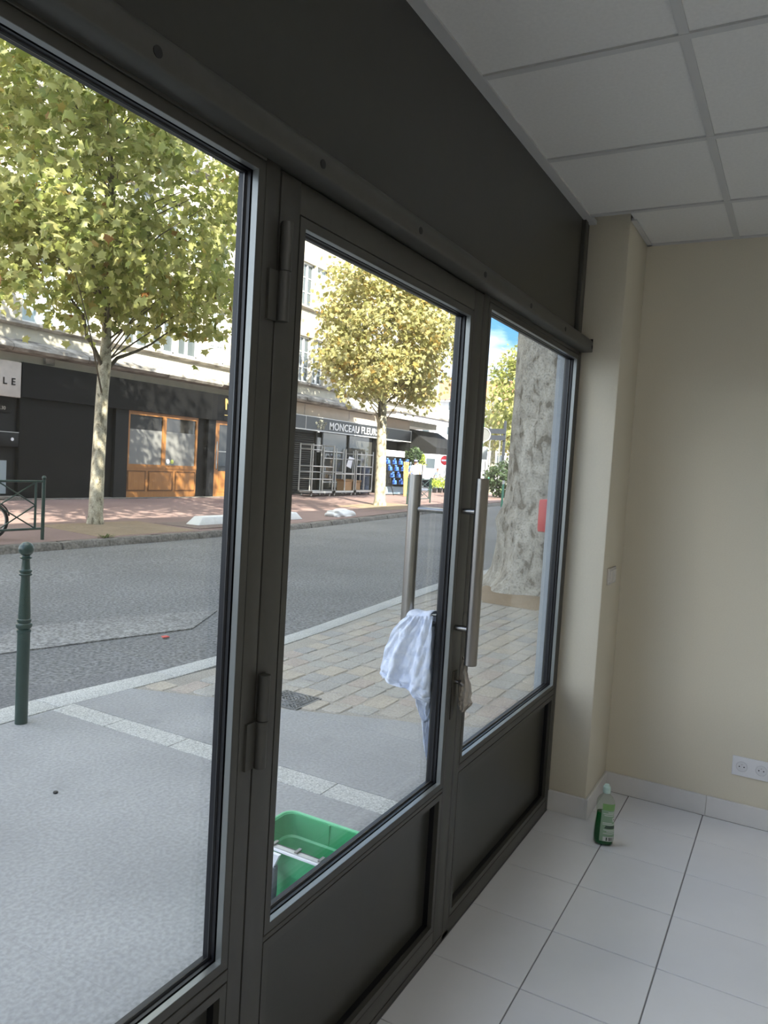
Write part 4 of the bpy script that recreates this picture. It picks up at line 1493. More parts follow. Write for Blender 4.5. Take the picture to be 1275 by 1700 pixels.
tree('plane_tree', 'young plane tree with sunlit trunk beside the flower shop', B2,
     [((24.85, 13, g2 - 0.02), 0.27), ((24.85, 13, 0.2), 0.21), ((24.75, 13, 1.8), 0.19), ((24.65, 13, 3.2), 0.17), ((24.6, 13, 4.6), 0.13), ((24.5, 13, 8.0), 0.05)],
     [((24.7, 13.0, 6.6), (2.9, 2.9, 2.5)), ((23.0, 12.9, 5.0), (1.5, 1.6, 1.3)), ((26.4, 13.1, 5.2), (1.7, 1.7, 1.3)), ((24.6, 13, 8.2), (2.2, 2.2, 1.6))],
     15000, 0.165, leaf_b, 0,
     [[((24.45, 13, 3.3), 0.06), ((24.0, 12.8, 3.9), 0.04), ((23.3, 12.6, 4.6), 0.02)], [((24.45, 13, 3.5), 0.06), ((25.2, 13.1, 4.2), 0.04), ((26.2, 13.1, 5.0), 0.02)]],
     40, bark, 'young plane trees on the far pavement', 5, 150, 0.36)

# the old plane on the near pavement
gb = GZ
bt = root('plane_tree', (10.75, 2.6, gb), 'huge old plane trunk on the near pavement by the right window', 'tree')
vs, fs = [], []
prof = [(-0.05, 1.12), (0.08, 1.0), (0.2, 0.93), (0.35, 0.88), (0.55, 0.845), (0.75, 0.82), (0.95, 0.80), (1.2, 0.785), (1.5, 0.77), (1.9, 0.755), (2.4, 0.74), (3.0, 0.73), (3.7, 0.72), (4.5, 0.69), (5.3, 0.66)]
nr_ = 56
for z, r in prof:
    for k in range(nr_):
        a = 2 * PI * k / nr_
        fl = max(0, (1.3 - z)) / 1.3
        bump = 0.10 * fl * math.sin(5 * a + 0.6) + 0.05 * fl * math.sin(9 * a + 2) + 0.018 * math.sin(4 * a + 2.2 * z) + 0.014 * math.sin(7 * a - 3.1 * z)
        lump = 0.13 * math.exp(-((z - 0.92) / 0.22) ** 2) * max(0, math.cos(a - 2.0)) ** 8 + 0.07 * math.exp(-((z - 0.45) / 0.15) ** 2) * max(0, math.cos(a - 1.9)) ** 8
        rr = r * (1 + bump) + lump + random.uniform(-0.006, 0.006)
        lean = -0.02 * z
        vs.append((10.90 + lean + rr * math.cos(a), 2.20 + rr * math.sin(a), gb + z))
for i in range(len(prof) - 1):
    for k in range(nr_):
        j = (k + 1) % nr_
        fs.append((i * nr_ + k, i * nr_ + j, (i + 1) * nr_ + j, (i + 1) * nr_ + k))
fs.append(tuple(range((len(prof) - 1) * nr_, len(prof) * nr_)))
MB().add(vs, fs).build('trunk', bark_big, bt, smooth=True, ang=80)
for k in range(5):
    a = 2 * PI * k / 5 + 0.4
    p0 = Vector((10.8, 2.2, 4.8))
    d = Vector((math.cos(a), math.sin(a), 1.2))
    MB().tube([p0, p0 + d * 1.5, p0 + d * 3.0 + Vector((0, 0, 0.8)), p0 + d * 4.4 + Vector((0, 0, 1.4))], [0.34, 0.24, 0.15, 0.06], 10).build('branch', bark_big, bt, smooth=True, ang=80)
rs = np.random.default_rng(11)
pts = crown_points(11000, [((10.3, 4.8, 11.6), (6.2, 4.2, 2.9)), ((9.0, 6.6, 10.4), (3.4, 2.6, 2.0)), ((5.4, 4.8, 11.2), (3.0, 2.8, 1.9)), ((6.8, 7.2, 11.9), (2.4, 2.0, 1.6)), ((7.4, 4.7, 8.5), (3.2, 1.7, 1.3))], rs, 200, 0.45)  # unseen crown, outer lobes placed to dapple the far pavement and shop fronts
pts = pts[pts[:, 1] < 8.0]
V, Fc = leaf_cloud(pts, np.array([10.3, 4.8, 11.0]), 0.26, rs, QV, QF)
o = bpy.data.objects.new('foliage', np_mesh('foliage', V - np.array([10.75, 2.6, gb]), Fc, leaf_a))
COL.objects.link(o)
o.parent = bt
o['kind'] = 'stuff'

# trees and shrubs beyond the junction
tree('plane_tree', 'tall yellow green tree beyond the junction, seen left of the old trunk', (46.0, 15.0, -0.2), [((46, 15, -0.25), 0.25), ((46, 15, 3), 0.2), ((46, 15, 7), 0.08)],
     [((46.0, 14.9, 6.4), (2.0, 2.1, 3.0)), ((46.5, 14.6, 8.6), (1.4, 1.3, 1.4))], 4200, 0.30, leaf_a, 0, (), 0, bark, 'trees beyond the junction', 21, 120, 0.4, True)
tree('plane_tree', 'broad low yellow tree beyond the junction behind the direction signs', (52.6, 19.2, -0.2), [((52.6, 19.2, -0.25), 0.22), ((52.6, 19.2, 2.5), 0.18), ((52.6, 19.2, 5), 0.08)],
     [((52.6, 19.0, 4.9), (2.5, 2.8, 1.8)), ((53.1, 17.5, 4.4), (1.9, 1.9, 1.7))], 5200, 0.28, leaf_b, 0, (), 0, bark, 'trees beyond the junction', 23, 120, 0.4, True)
tree('shrub', 'dark rounded shrub beyond the junction below the direction signs', (38.6, 13.2, -0.1), [((38.6, 13.2, -0.15), 0.08), ((38.6, 13.2, 1.0), 0.05)],
     [((38.6, 13.2, 1.2), (0.75, 0.75, 0.85))], 2200, 0.17, leaf_c, 0, (), 0, branch_m, None, 25, 60, 0.16, True)
tree('shrub', 'small clipped dark tree standing under the black awning', (35.2, 16.9, zs(16.9, 35.2)), [((35.2, 16.9, zs(16.9, 35.2)), 0.06), ((35.2, 16.9, 1.9), 0.04)],
     [((35.2, 16.9, 2.1), (0.33, 0.33, 0.42))], 900, 0.14, leaf_c, 0, (), 0, branch_m, None, 27, 40, 0.10, True)
rs = np.random.default_rng(31)
lime = leaf_mat('lime leaf', [(0, (0.40, 0.52, 0.06)), (1, (0.55, 0.62, 0.12))])
pot_black = mat('black pot', (0.015, 0.015, 0.016), 0.5)


def potted(x, y, h, w, label, lm, n=260, z=None, cone=False, group='potted plants by the corner'):
    z = zs(y, x) if z is None else z
    r = root('potted_plant', (x, y, z), label, 'potted plant', group)
    MB().lathe([(0.11, 0.002), (0.145, 0.22), (0.155, 0.23), (0.155, 0.26), (0.12, 0.26)], (x, y, z), 14).build('pot', pot_black, r, smooth=True)
    if cone:
        t = rs.uniform(0, 1, n)
        a = rs.uniform(0, 2 * PI, n)
        rad = w * (1 - t) * rs.uniform(0.5, 1, n)
        p = np.stack([x + rad * np.cos(a), y + rad * np.sin(a), z + 0.28 + t * h], axis=1)
    else:
        p = rs.normal(0, 1, (n, 3)) * np.array([w * 0.28, w * 0.28, h * 0.25]) + np.array([x, y, z + 0.26 + h * 0.5])
        p = p[p[:, 2] > z + 0.26]
    V, Fc = leaf_cloud(p, np.array([x, y, z + 0.2]), 0.10, rs, QV, QF)
    o = bpy.data.objects.new('foliage', np_mesh('foliage', V - np.array([x, y, z]), Fc, lm))
    COL.objects.link(o)
    o.parent = r
    o['kind'] = 'stuff'


for i, (x, y) in enumerate(((38.6, 17.2), (39.3, 17.2), (40.0, 17.2), (40.7, 17.2), (41.4, 17.2))):
    potted(x, y, 0.55, 0.42, 'lime green potted plant, %s in the corner row' % ('leftmost', 'second from left', 'middle one', 'second from right', 'rightmost')[i], lime, z=0.12)
potted(34.9, 14.6, 0.9, 0.45, 'leafy potted plant behind the far green barrier', weed_m, 300)
st = root('cone_plant_stand', (34.45, 16.0, zs(16, 34.45)), 'lime cone shaped plant on a tall dark stand behind the man', 'plant stand')
MB().lathe([(0.16, 0), (0.03, 0.05), (0.025, 1.55), (0.14, 1.6), (0.14, 1.72), (0.10, 1.72)], (34.45, 16.0, zs(16, 34.45)), 12).build('stand', black_front, st, smooth=True)
t = rs.uniform(0, 1, 240)
a = rs.uniform(0, 2 * PI, 240)
p = np.stack([34.45 + 0.17 * (1 - t) * np.cos(a), 16.0 + 0.17 * (1 - t) * np.sin(a), 1.66 + 0.5 * t], axis=1)
V, Fc = leaf_cloud(p, np.array([34.45, 16, 1.6]), 0.09, rs, QV, QF)
o = bpy.data.objects.new('foliage', np_mesh('foliage', V - np.array([34.45, 16.0, zs(16, 34.45)]), Fc, lime))
COL.objects.link(o)
o.parent = st
o['kind'] = 'stuff'

# ================================================================== STREET FURNITURE
bo = root('bollard', (2.835, 3.04, GZ), 'slim dark green bollard with a ball top on the near kerb', 'bollard')
pr = [(0.036, 0.0), (0.036, 0.545), (0.040, 0.548), (0.040, 0.562), (0.034, 0.566), (0.044, 0.578), (0.046, 0.588), (0.044, 0.598), (0.036, 0.604), (0.040, 0.614), (0.040, 0.624),
      (0.034, 0.628), (0.0345, 0.645), (0.025, 0.870), (0.026, 0.880), (0.036, 0.884), (0.037, 0.892), (0.030, 0.898), (0.036, 0.906), (0.036, 0.914), (0.026, 0.920),
      (0.021, 0.972), (0.022, 0.978), (0.033, 0.984), (0.034, 0.990), (0.024, 0.996), (0.022, 1.000)]
MB().lathe(pr, (2.835, 3.04, GZ), 16).build('post', green_paint, bo, smooth=True, ang=30)
MB().ball((2.835, 3.04, GZ + 1.038), 0.043, 20, 14).build('ball_cap', green_paint, bo, smooth=True)


def barrier(p0, p1, label, group, m=green_paint, H=1.0, white_top=False):
    """a post-to-post barrier: rails, uprights, crossing and diamond bars"""
    p0, p1 = Vector(p0), Vector(p1)
    d = (p1 - p0)
    L = d.length
    d.normalize()
    r = root('street_barrier', p0, label, 'barrier', group)

    def P(s, z):
        return p0 + d * s + Vector((0, 0, z))
    for s in (0.0, L):
        b_ = MB().tube([P(s, -0.01), P(s, H + 0.02)], 0.03, 12)
        po = b_.build('post', m, r, smooth=True)
        MB().ball(P(s, H + 0.055), 0.036, 12, 8).build('ball_cap', plastic_white if white_top else m, po, smooth=True)
    for z in (H - 0.01, 0.19):
        MB().tube([P(0, z), P(L, z)], 0.02, 10).build('rail', m, r, smooth=True)
    a, c = 0.15, L - 0.15
    for s in (a, c):
        MB().tube([P(s, 0.19), P(s, H - 0.01)], 0.02, 10).build('upright', m, r, smooth=True)
    zb, zt, zm = 0.20, H - 0.02, 0.5 * (H + 0.18)
    sm = (a + c) / 2
    for q in ((a, zb, c, zt), (a, zt, c, zb), (a, zm, sm, zt), (sm, zt, c, zm), (a, zm, sm, zb), (sm, zb, c, zm)):
        MB().tube([P(q[0], q[1]), P(q[2], q[3])], 0.012, 8).build('cross_bar', m, r, smooth=True)
    return r


BZ = SZ0 + 0.005
barrier((6.75, 10.35, BZ), (8.41, 10.35, BZ), 'dark green street barrier at the left edge in front of bicycle', 'green street barriers')
barrier((27.0, 12.95, zs(13, 27)), (29.25, 13.0, zs(13, 29.25)), 'green street barrier beyond the outer door handle', 'green street barriers')
barrier((33.0, 11.85, zs(11.9, 33)), (33.1, 12.9, zs(12.9, 33)), 'pale green barrier seen left of the old trunk', 'green street barriers', pale_green, 1.1)
pg = root('pale_green_post', (33.0, 11.12, -0.12), 'pale green post with white top left of the old trunk', 'post')
MB().tube([(33.0, 11.12, -0.25), (33.0, 11.12, 0.95)], 0.05, 10).build('shaft', pale_green, pg, smooth=True)
MB().tube([(33.0, 11.12, 0.95), (33.0, 11.12, 1.12)], 0.055, 10).build('white_top', plastic_white, pg, smooth=True)


def bicycle(name, loc, rz, label, m_frame, group=None):
    x0, y0, z0 = loc
    r = root(name, loc, label, 'bicycle', group)
    R = 0.30
    tyre = mat('tyre rubber', (0.012, 0.012, 0.012), 0.8)
    for wx in (0.0, -0.98):
        w = MB().torus((x0 + wx, y0, z0 + R), R - 0.026, 0.026, 'y', 36, 8).build('wheel', tyre, r, smooth=True)
        MB().torus((x0 + wx, y0, z0 + R), R - 0.058, 0.010, 'y', 36, 6).build('rim', galv, w, smooth=True)
        sp = MB()
        for k in range(18):
            a_ = 2 * PI * k / 18
            sp.tube([(x0 + wx, y0 + (0.02 if k % 2 else -0.02), z0 + R), (x0 + wx + (R - 0.05) * math.cos(a_), y0, z0 + R + (R - 0.05) * math.sin(a_))], 0.0022, 4, False)
        sp.tube([(x0 + wx, y0 - 0.04, z0 + R), (x0 + wx, y0 + 0.04, z0 + R)], 0.03, 10)
        sp.build('spokes', galv, w)
        MB().torus((x0 + wx, y0, z0 + R), R + 0.022, 0.014, 'y', 22, 6, PI * 0.08, PI * 0.9).build('mudguard', black_front2, r, smooth=True)
    f = MB()
    bbk = (x0 - 0.42, y0, z0 + 0.28)
    f.tube([bbk, (x0 - 0.50, y0, z0 + 0.72)], 0.018, 8).tube([bbk, (x0 - 0.80, y0, z0 + 0.62)], 0.026, 8)
    f.tube([(x0 - 0.80, y0, z0 + 0.55), (x0 - 0.76, y0, z0 + 0.82)], 0.018, 8)
    for s in (-0.05, 0.05):
        f.tube([bbk, (x0, y0 + s, z0 + R)], 0.011, 6).tube([(x0 - 0.48, y0, z0 + 0.58), (x0, y0 + s, z0 + R)], 0.010, 6)
        f.tube([(x0 - 0.80, y0 + s * 0.8, z0 + 0.60), (x0 - 0.98, y0 + s, z0 + R)], 0.014, 6)
    f.build('frame', m_frame, r, smooth=True)
    mb = MB().box(x0 - 0.30, x0 + 0.16, y0 - 0.07, y0 + 0.07, z0 + 0.655, z0 + 0.67)
    for s in (-0.06, 0.06):
        mb.tube([(x0 + 0.02, y0 + s, z0 + R), (x0 + 0.05, y0 + s, z0 + 0.66)], 0.006, 5)
    mb.build('luggage_rack', black_front, r)
    MB().ball((x0 - 0.52, y0, z0 + 0.80), 0.13, 12, 8, (1, 0.55, 0.32)).build('saddle', black_front, r, smooth=True)
    MB().tube([(x0 - 0.50, y0, z0 + 0.70), (x0 - 0.52, y0, z0 + 0.79)], 0.014, 8).build('seat_post', galv, r)
    mb = MB().tube([(x0 - 0.76, y0, z0 + 0.80), (x0 - 0.74, y0, z0 + 0.98)], 0.013, 8)
    mb.tube([(x0 - 0.62, y0 - 0.28, z0 + 1.0), (x0 - 0.72, y0 - 0.2, z0 + 1.0), (x0 - 0.76, y0, z0 + 0.98), (x0 - 0.72, y0 + 0.2, z0 + 1.0), (x0 - 0.62, y0 + 0.28, z0 + 1.0)], 0.012, 8)
    mb.build('handlebar', galv, r, smooth=True)
    mb = MB().torus((x0 - 0.42, y0 - 0.05, z0 + 0.28), 0.085, 0.008, 'y', 20, 6)
    mb.tube([(x0 - 0.42, y0 - 0.07, z0 + 0.28), (x0 - 0.36, y0 - 0.07, z0 + 0.13)], 0.009, 6).tube([(x0 - 0.42, y0 + 0.07, z0 + 0.28), (x0 - 0.48, y0 + 0.07, z0 + 0.43)], 0.009, 6)
    mb.box(x0 - 0.40, x0 - 0.31, y0 - 0.16, y0 - 0.07, z0 + 0.12, z0 + 0.14).box(x0 - 0.53, x0 - 0.44, y0 + 0.07, y0 + 0.16, z0 + 0.42, z0 + 0.44)
    mb.build('crankset', galv, r)
    MB().box(x0 - 0.30, x0 + 0.0, y0 - 0.055, y0 + 0.055, z0 + 0.24, z0 + 0.30).build('chain_guard', galv, r, bevel=0.01)
    r.rotation_euler = (0, 0, rz)
    return r


bicycle('bicycle', (7.74, 10.72, zs(10.7) + 0.002), 0.05, 'black city bicycle parked behind the left green barrier', black_front2)
bicycle('bicycle', (49.0, 21.3, -0.255), -0.3, 'parked bicycle far off at the junction under the awning edge', mat('blue frame paint', (0.2, 0.35, 0.6), 0.4))


def kerb_block(x0, x1, y0, y1, h, label):
    z = zs(y0)
    mb = MB()
    vs = [(x0, y0, z), (x1, y0, z), (x1, y1, z), (x0, y1, z), (x0 + 0.22, y0 + 0.06, z + h), (x1 - 0.22, y0 + 0.06, z + h), (x1 - 0.22, y1 - 0.06, z + h), (x0 + 0.22, y1 - 0.06, z + h)]
    mb.add(vs, [(3, 2, 1, 0), (4, 5, 6, 7), (0, 1, 5, 4), (1, 2, 6, 5), (2, 3, 7, 6), (3, 0, 4, 7)])
    o = mb.build('kerb_block', white_stone, None, bevel=0.02, origin=((x0 + x1) / 2, (y0 + y1) / 2, z))
    return tag(o, label, 'kerb block', 'white blocks along the far kerb')


kerb_block(12.75, 14.75, 10.85, 11.25, 0.19, 'long white concrete kerb block right of the first tree bed')
kerb_block(14.95, 16.95, 10.95, 11.35, 0.19, 'white kerb block mostly hidden behind the door mullion')
# a broken, lumpy block
bm = bmesh.new()
bmesh.ops.create_icosphere(bm, subdivisions=4, radius=1.0)
rr = random.Random(4)
ph = [rr.uniform(0, 6) for _ in range(6)]
for v in bm.verts:
    p = v.co
    k = 1 + 0.10 * math.sin(5 * p.x + ph[0]) * math.sin(4 * p.y + ph[1]) + 0.08 * math.sin(9 * p.x + 5 * p.z + ph[2]) + 0.04 * math.sin(14 * p.y + 11 * p.x + ph[3])
    q = Vector((abs(p.x) ** 0.6 * math.copysign(1, p.x), abs(p.y) ** 0.6 * math.copysign(1, p.y), abs(p.z) ** 0.7 * math.copysign(1, p.z)))
    v.co = Vector((q.x * 0.62 * k, q.y * 0.24 * k, max(q.z * 0.19 * k, 0.0) if q.z < 0.02 else q.z * 0.19 * k))
me = bpy.data.meshes.new('broken_kerb_block')
bm.to_mesh(me)
bm.free()
me.materials.append(white_stone)
me.shade_smooth()
o = bpy.data.objects.new('broken_kerb_block', me)
COL.objects.link(o)
o.location = (19.25, 11.2, zs(11.2))
tag(o, 'lumpy broken white kerb block between the two young trees', 'kerb block', 'white blocks along the far kerb')

# traffic signs at the junction
ts = root('traffic_sign', (28.0, 10.3, -0.25), 'pale green sign post with back of a round sign by the door handle', 'traffic sign')
MB().box(27.9, 28.1, 10.1, 10.5, -0.30, -0.235).build('foot', kerb_m, ts)
MB().tube([(28.0, 10.3, -0.25), (28.0, 10.3, 3.35)], 0.045, 12).build('post', pale_green, ts, smooth=True)
mb = MB().tube([(27.93, 10.22, 2.92), (27.95, 10.22, 2.92)], 0.27, 32)
mb.build('disc_back', mat('grey sign back', (0.30, 0.31, 0.31), 0.5), ts)
MB().torus((27.93, 10.22, 2.92), 0.27, 0.018, 'x', 32, 6).build('disc_rim', plastic_white, ts, smooth=True)
MB().box(27.93, 27.95, 10.02, 10.34, 1.95, 2.45).build('plate_back', mat('pale sign plate', (0.55, 0.60, 0.62), 0.5), ts, bevel=0.006)
tr_ = MB().tube([(28.05, 10.12, 0.0), (28.05, 10.12, 1.9)], 0.02, 8)
tr_.build('thin_post', galv, ts)
dsn = root('direction_sign', (40.0, 14.1, -0.1), 'dark slate direction boards on two posts before the yellow trees', 'direction sign')
slate = mat('slate sign', (0.05, 0.06, 0.08), 0.5)
MB().box(39.97, 40.03, 13.72, 13.86, -0.1, 4.35).build('post', slate, dsn)
MB().box(39.97, 40.03, 14.00, 14.06, -0.1, 3.9).build('post', galv, dsn)
MB().box(39.97, 40.03, 14.60, 14.66, -0.1, 4.0).build('post', galv, dsn)
for z in (3.62, 3.26):
    MB().prism([(13.70, z), (14.75, z), (14.75, z + 0.27), (13.70, z + 0.27)], 'x', 39.92, 39.96).build('direction_board', slate, dsn)
ne = root('no_entry_sign', (50.0, 21.85, -0.26), 'small red no entry sign far off at the door edge', 'traffic sign')
MB().tube([(50, 21.85, -0.26), (50, 21.85, 2.4)], 0.035, 8).build('post', galv, ne)
MB().tube([(49.95, 21.85, 2.1), (49.97, 21.85, 2.1)], 0.34, 24).build('disc', mat('sign red', (0.65, 0.03, 0.04), 0.4), ne)
MB().box(49.94, 49.955, 21.6, 22.1, 2.04, 2.16).build('white_bar', plastic_white, ne)

# delivery truck, far building
tk = root('delivery_truck', (60.0, 28.6, -0.26), 'white delivery truck with blue upper panel beyond the junction', 'truck')
MB().box(57.5, 62.5, 27.4, 29.8, 0.55, 2.9).build('cargo_box', plastic_white, tk, bevel=0.05)
MB().box(57.44, 57.5, 27.6, 29.7, 2.15, 2.85).build('blue_panel', blue, tk)
MB().box(57.44, 57.5, 28.3, 29.6, 0.9, 2.0).build('lettered_panel', mat('pale blue print', (0.45, 0.58, 0.75), 0.5), tk)
MB().prism([(25.6, 0.5), (27.35, 0.5), (27.35, 2.5), (26.4, 2.5), (25.7, 1.5)], 'x', 58.0, 60.4).build('cab', plastic_white, tk, bevel=0.05)
MB().box(57.95, 58.0, 26.4, 27.2, 1.5, 2.3).build('cab_window', pane_m, tk)
for yy_ in (26.5, 29.0):
    MB().tube([(57.9, yy_, 0.2), (58.3, yy_, 0.2)], 0.45, 18).build('wheel', mat('tyre rubber', (0.012,) * 3), tk)
    MB().tube([(61.7, yy_, 0.2), (62.1, yy_, 0.2)], 0.45, 18).build('wheel', mat('tyre rubber', (0.012,) * 3), tk)

fb = root('corner_building', (72.0, 34.0, -0.3), 'pale building with red tiled roof beyond the junction', 'building')
X0 = 66.0
mb = MB()
fwins = [(z, yv) for z in (1.6, 4.7, 7.0) for yv in np.arange(20.5, 52, 2.6)]
mb.box(X0, X0 + 12, 18.0, 56.0, -0.4, 8.05).build('wall', wall_white, fb)
MB().prism([(17.6, 8.05), (56.4, 8.05), (56.4, 8.25), (54.0, 10.2), (20.0, 10.2), (17.6, 8.25)], 'x', X0 + 1.0, X0 + 1.2)
rv = [(X0 - 0.4, 17.6, 8.05), (X0 + 12.4, 17.6, 8.05), (X0 + 12.4, 56.4, 8.05), (X0 - 0.4, 56.4, 8.05), (X0 + 6, 23, 10.6), (X0 + 6, 51, 10.6)]
MB().add(rv, [(3, 2, 1, 0), (0, 1, 4), (1, 2, 5, 4), (2, 3, 5), (3, 0, 4, 5)]).build('roof', roof_red, fb)
MB().box(X0 - 0.25, X0, 17.9, 56.1, 4.05, 4.25).build('string_course', wall_white, fb)
MB().box(X0 - 0.35, X0, 17.9, 56.1, 7.85, 8.06).build('cornice', wall_white, fb)
for z, yv in fwins:
    w_ = MB().box(X0 - 0.06, X0 + 0.02, yv, yv + 0.85, z, z + (1.5 if z < 6 else 1.2)).build('window', win_white, fb)
    MB().box(X0 - 0.08, X0 - 0.05, yv + 0.08, yv + 0.77, z + 0.08, z + (1.42 if z < 6 else 1.12)).build('pane', pane_m, w_)
for yv in (27.0, 33.5):
    MB().box(X0 + 3, X0 + 4, yv, yv + 1.2, 9.0, 11.2).build('chimney', wall_white, fb)


# ================================================================== PEOPLE
def skin_mesh(name, joints, edges, material, parent, root_v=0, sub=2):
    me = bpy.data.meshes.new(name + '_cage')
    me.from_pydata([j[:3] for j in joints], edges, [])
    o = bpy.data.objects.new('cage_tmp', me)
    COL.objects.link(o)
    s = o.modifiers.new('skin', 'SKIN')
    s.use_smooth_shade = True
    for i, j in enumerate(joints):
        sv = me.skin_vertices[0].data[i]
        sv.radius = (j[3], j[4] if len(j) > 4 else j[3])
        sv.use_root = (i == root_v)
    m_ = o.modifiers.new('sub', 'SUBSURF')
    m_.levels = sub
    m_.render_levels = sub
    dg = bpy.context.evaluated_depsgraph_get()
    out = bpy.data.meshes.new_from_object(o.evaluated_get(dg))
    bpy.data.objects.remove(o)
    out.materials.clear()
    out.materials.append(material)
    out.shade_smooth()
    p = bpy.data.objects.new(name, out)
    COL.objects.link(p)
    p.parent = parent
    return p


def person(loc, rz, label, hair, cap=None):
    """a standing adult 1.76 m tall, facing local +y, weight on both feet"""
    r = root('person', loc, label, 'person')
    J = [(0, 0, 0.94, 0.14, 0.10), (0, 0, 1.10, 0.13, 0.095), (0, 0.0, 1.30, 0.155, 0.11), (0, 0, 1.42, 0.10, 0.08), (0, 0.01, 1.50, 0.052), (0, 0.02, 1.58, 0.06),
         (-0.17, 0, 1.41, 0.06), (-0.24, -0.01, 1.14, 0.043), (-0.25, 0.06, 0.90, 0.030), (0.17, 0, 1.41, 0.06), (0.24, -0.01, 1.14, 0.043), (0.25, 0.06, 0.90, 0.030),
         (-0.09, 0, 0.86, 0.09), (-0.11, 0.02, 0.50, 0.062), (-0.12, 0.0, 0.10, 0.042), (-0.125, 0.12, 0.045, 0.04), (0.09, 0, 0.86, 0.09), (0.10, 0.04, 0.50, 0.062),
         (0.11, -0.02, 0.10, 0.042), (0.115, 0.10, 0.045, 0.04)]
    E_ = [(0, 1), (1, 2), (2, 3), (3, 4), (4, 5), (3, 6), (6, 7), (7, 8), (3, 9), (9, 10), (10, 11), (0, 12), (12, 13), (13, 14), (14, 15), (0, 16), (16, 17), (17, 18), (18, 19)]
    # hands: a palm, four fingers and a thumb on each wrist
    for wv, s in ((8, -1), (11, 1)):
        wx, wy, wz = J[wv][:3]
        pi_ = len(J)
        J.append((wx, wy + 0.015, wz - 0.08, 0.030, 0.018))
        E_.append((wv, pi_))
        for k in range(4):
            fi = len(J)
            L = (0.075, 0.085, 0.08, 0.062)[k]
            y_ = wy + 0.045 - 0.022 * k
            J.append((wx, y_, wz - 0.105, 0.0095))
            J.append((wx - s * 0.012, y_ + 0.006, wz - 0.105 - L * 0.55, 0.0085))
            J.append((wx - s * 0.026, y_ + 0.008, wz - 0.105 - L, 0.007))
            E_ += [(pi_, fi), (fi, fi + 1), (fi + 1, fi + 2)]
        fi = len(J)
        J.append((wx - s * 0.012, wy + 0.052, wz - 0.07, 0.010))
        J.append((wx - s * 0.02, wy + 0.07, wz - 0.105, 0.008))
        E_ += [(pi_, fi), (fi, fi + 1)]
    skin_mesh('body', J, E_, skin_m, r)
    hd = MB().ball((0, 0.02, 1.655), 0.092, 18, 14, (0.86, 1.05, 1.25)).build('head', skin_m, r, smooth=True, origin=None)
    hd.data.transform(Matrix.Translation(-Vector((0, 0, 0))))
    fm = MB().ball((0, 0.118, 1.64), 0.016, 8, 6, (0.8, 1.2, 1.5))
    for s in (-1, 1):
        fm.ball((s * 0.080, 0.015, 1.65), 0.018, 8, 6, (0.5, 0.9, 1.5))
    fm.build('nose_and_ears', skin_m, hd, smooth=True)
    ey = MB()
    for s in (-1, 1):
        ey.ball((s * 0.03, 0.104, 1.665), 0.009, 8, 6)
    ey.build('eyes', black_front, hd)
    MB().ball((0, 0.106, 1.60), 0.02, 8, 6, (1.2, 0.4, 0.3)).build('mouth', mat('lip', (0.40, 0.16, 0.13)), hd)
    MB().ball((0, 0.0, 1.685), 0.098, 18, 12, (0.9, 1.05, 1.0)).build('hair', hair, r, smooth=True)
    if cap:
        MB().ball((0, 0.005, 1.72), 0.105, 18, 10, (0.92, 1.08, 0.62)).build('cap', cap, r, smooth=True)
    T = [(0, 0, 0.90, 0.165, 0.125), (0, 0, 1.10, 0.155, 0.12), (0, 0, 1.30, 0.18, 0.132), (0, 0, 1.43, 0.11, 0.09), (-0.18, 0, 1.415, 0.075), (-0.225, -0.008, 1.20, 0.072),
         (0.18, 0, 1.415, 0.075), (0.225, -0.008, 1.20, 0.072)]
    skin_mesh('t_shirt', T, [(0, 1), (1, 2), (2, 3), (3, 4), (4, 5), (3, 6), (6, 7)], white_cloth, r)
    K = [(0, 0, 0.93, 0.155, 0.115), (-0.09, 0, 0.84, 0.105), (-0.11, 0.02, 0.50, 0.082), (-0.12, 0.0, 0.12, 0.07), (0.09, 0, 0.84, 0.105), (0.10, 0.04, 0.50, 0.082), (0.11, -0.02, 0.12, 0.07)]
    skin_mesh('trousers', K, [(0, 1), (1, 2), (2, 3), (0, 4), (4, 5), (5, 6)], white_cloth if cap else mat('blue denim', (0.10, 0.18, 0.30), 0.9), r)
    for s, yq in ((-1, 0.05), (1, 0.03)):
        MB().ball((s * 0.12, yq, 0.045), 0.055, 12, 8, (0.85, 2.2, 0.8)).build('shoe', black_front, r, smooth=True)
    for ch in list(r.children):
        pass
    r.rotation_euler = (0, 0, rz)
    return r


def person_at(loc, *a, **k):
    r = person((0, 0, 0), *a, **k)
    r.location = loc
    return r


person_at((32.75, 15.55, zs(15.55, 32.75)), -1.0, 'man in a white t-shirt and bluish cap seen from behind', mat('brown hair', (0.05, 0.03, 0.02)), mat('blue grey cap', (0.22, 0.24, 0.42), 0.9))
person_at((54.0, 24.25, -0.26), 2.0, 'distant person in a white top and jeans by the no entry sign', mat('brown hair', (0.05, 0.03, 0.02)))

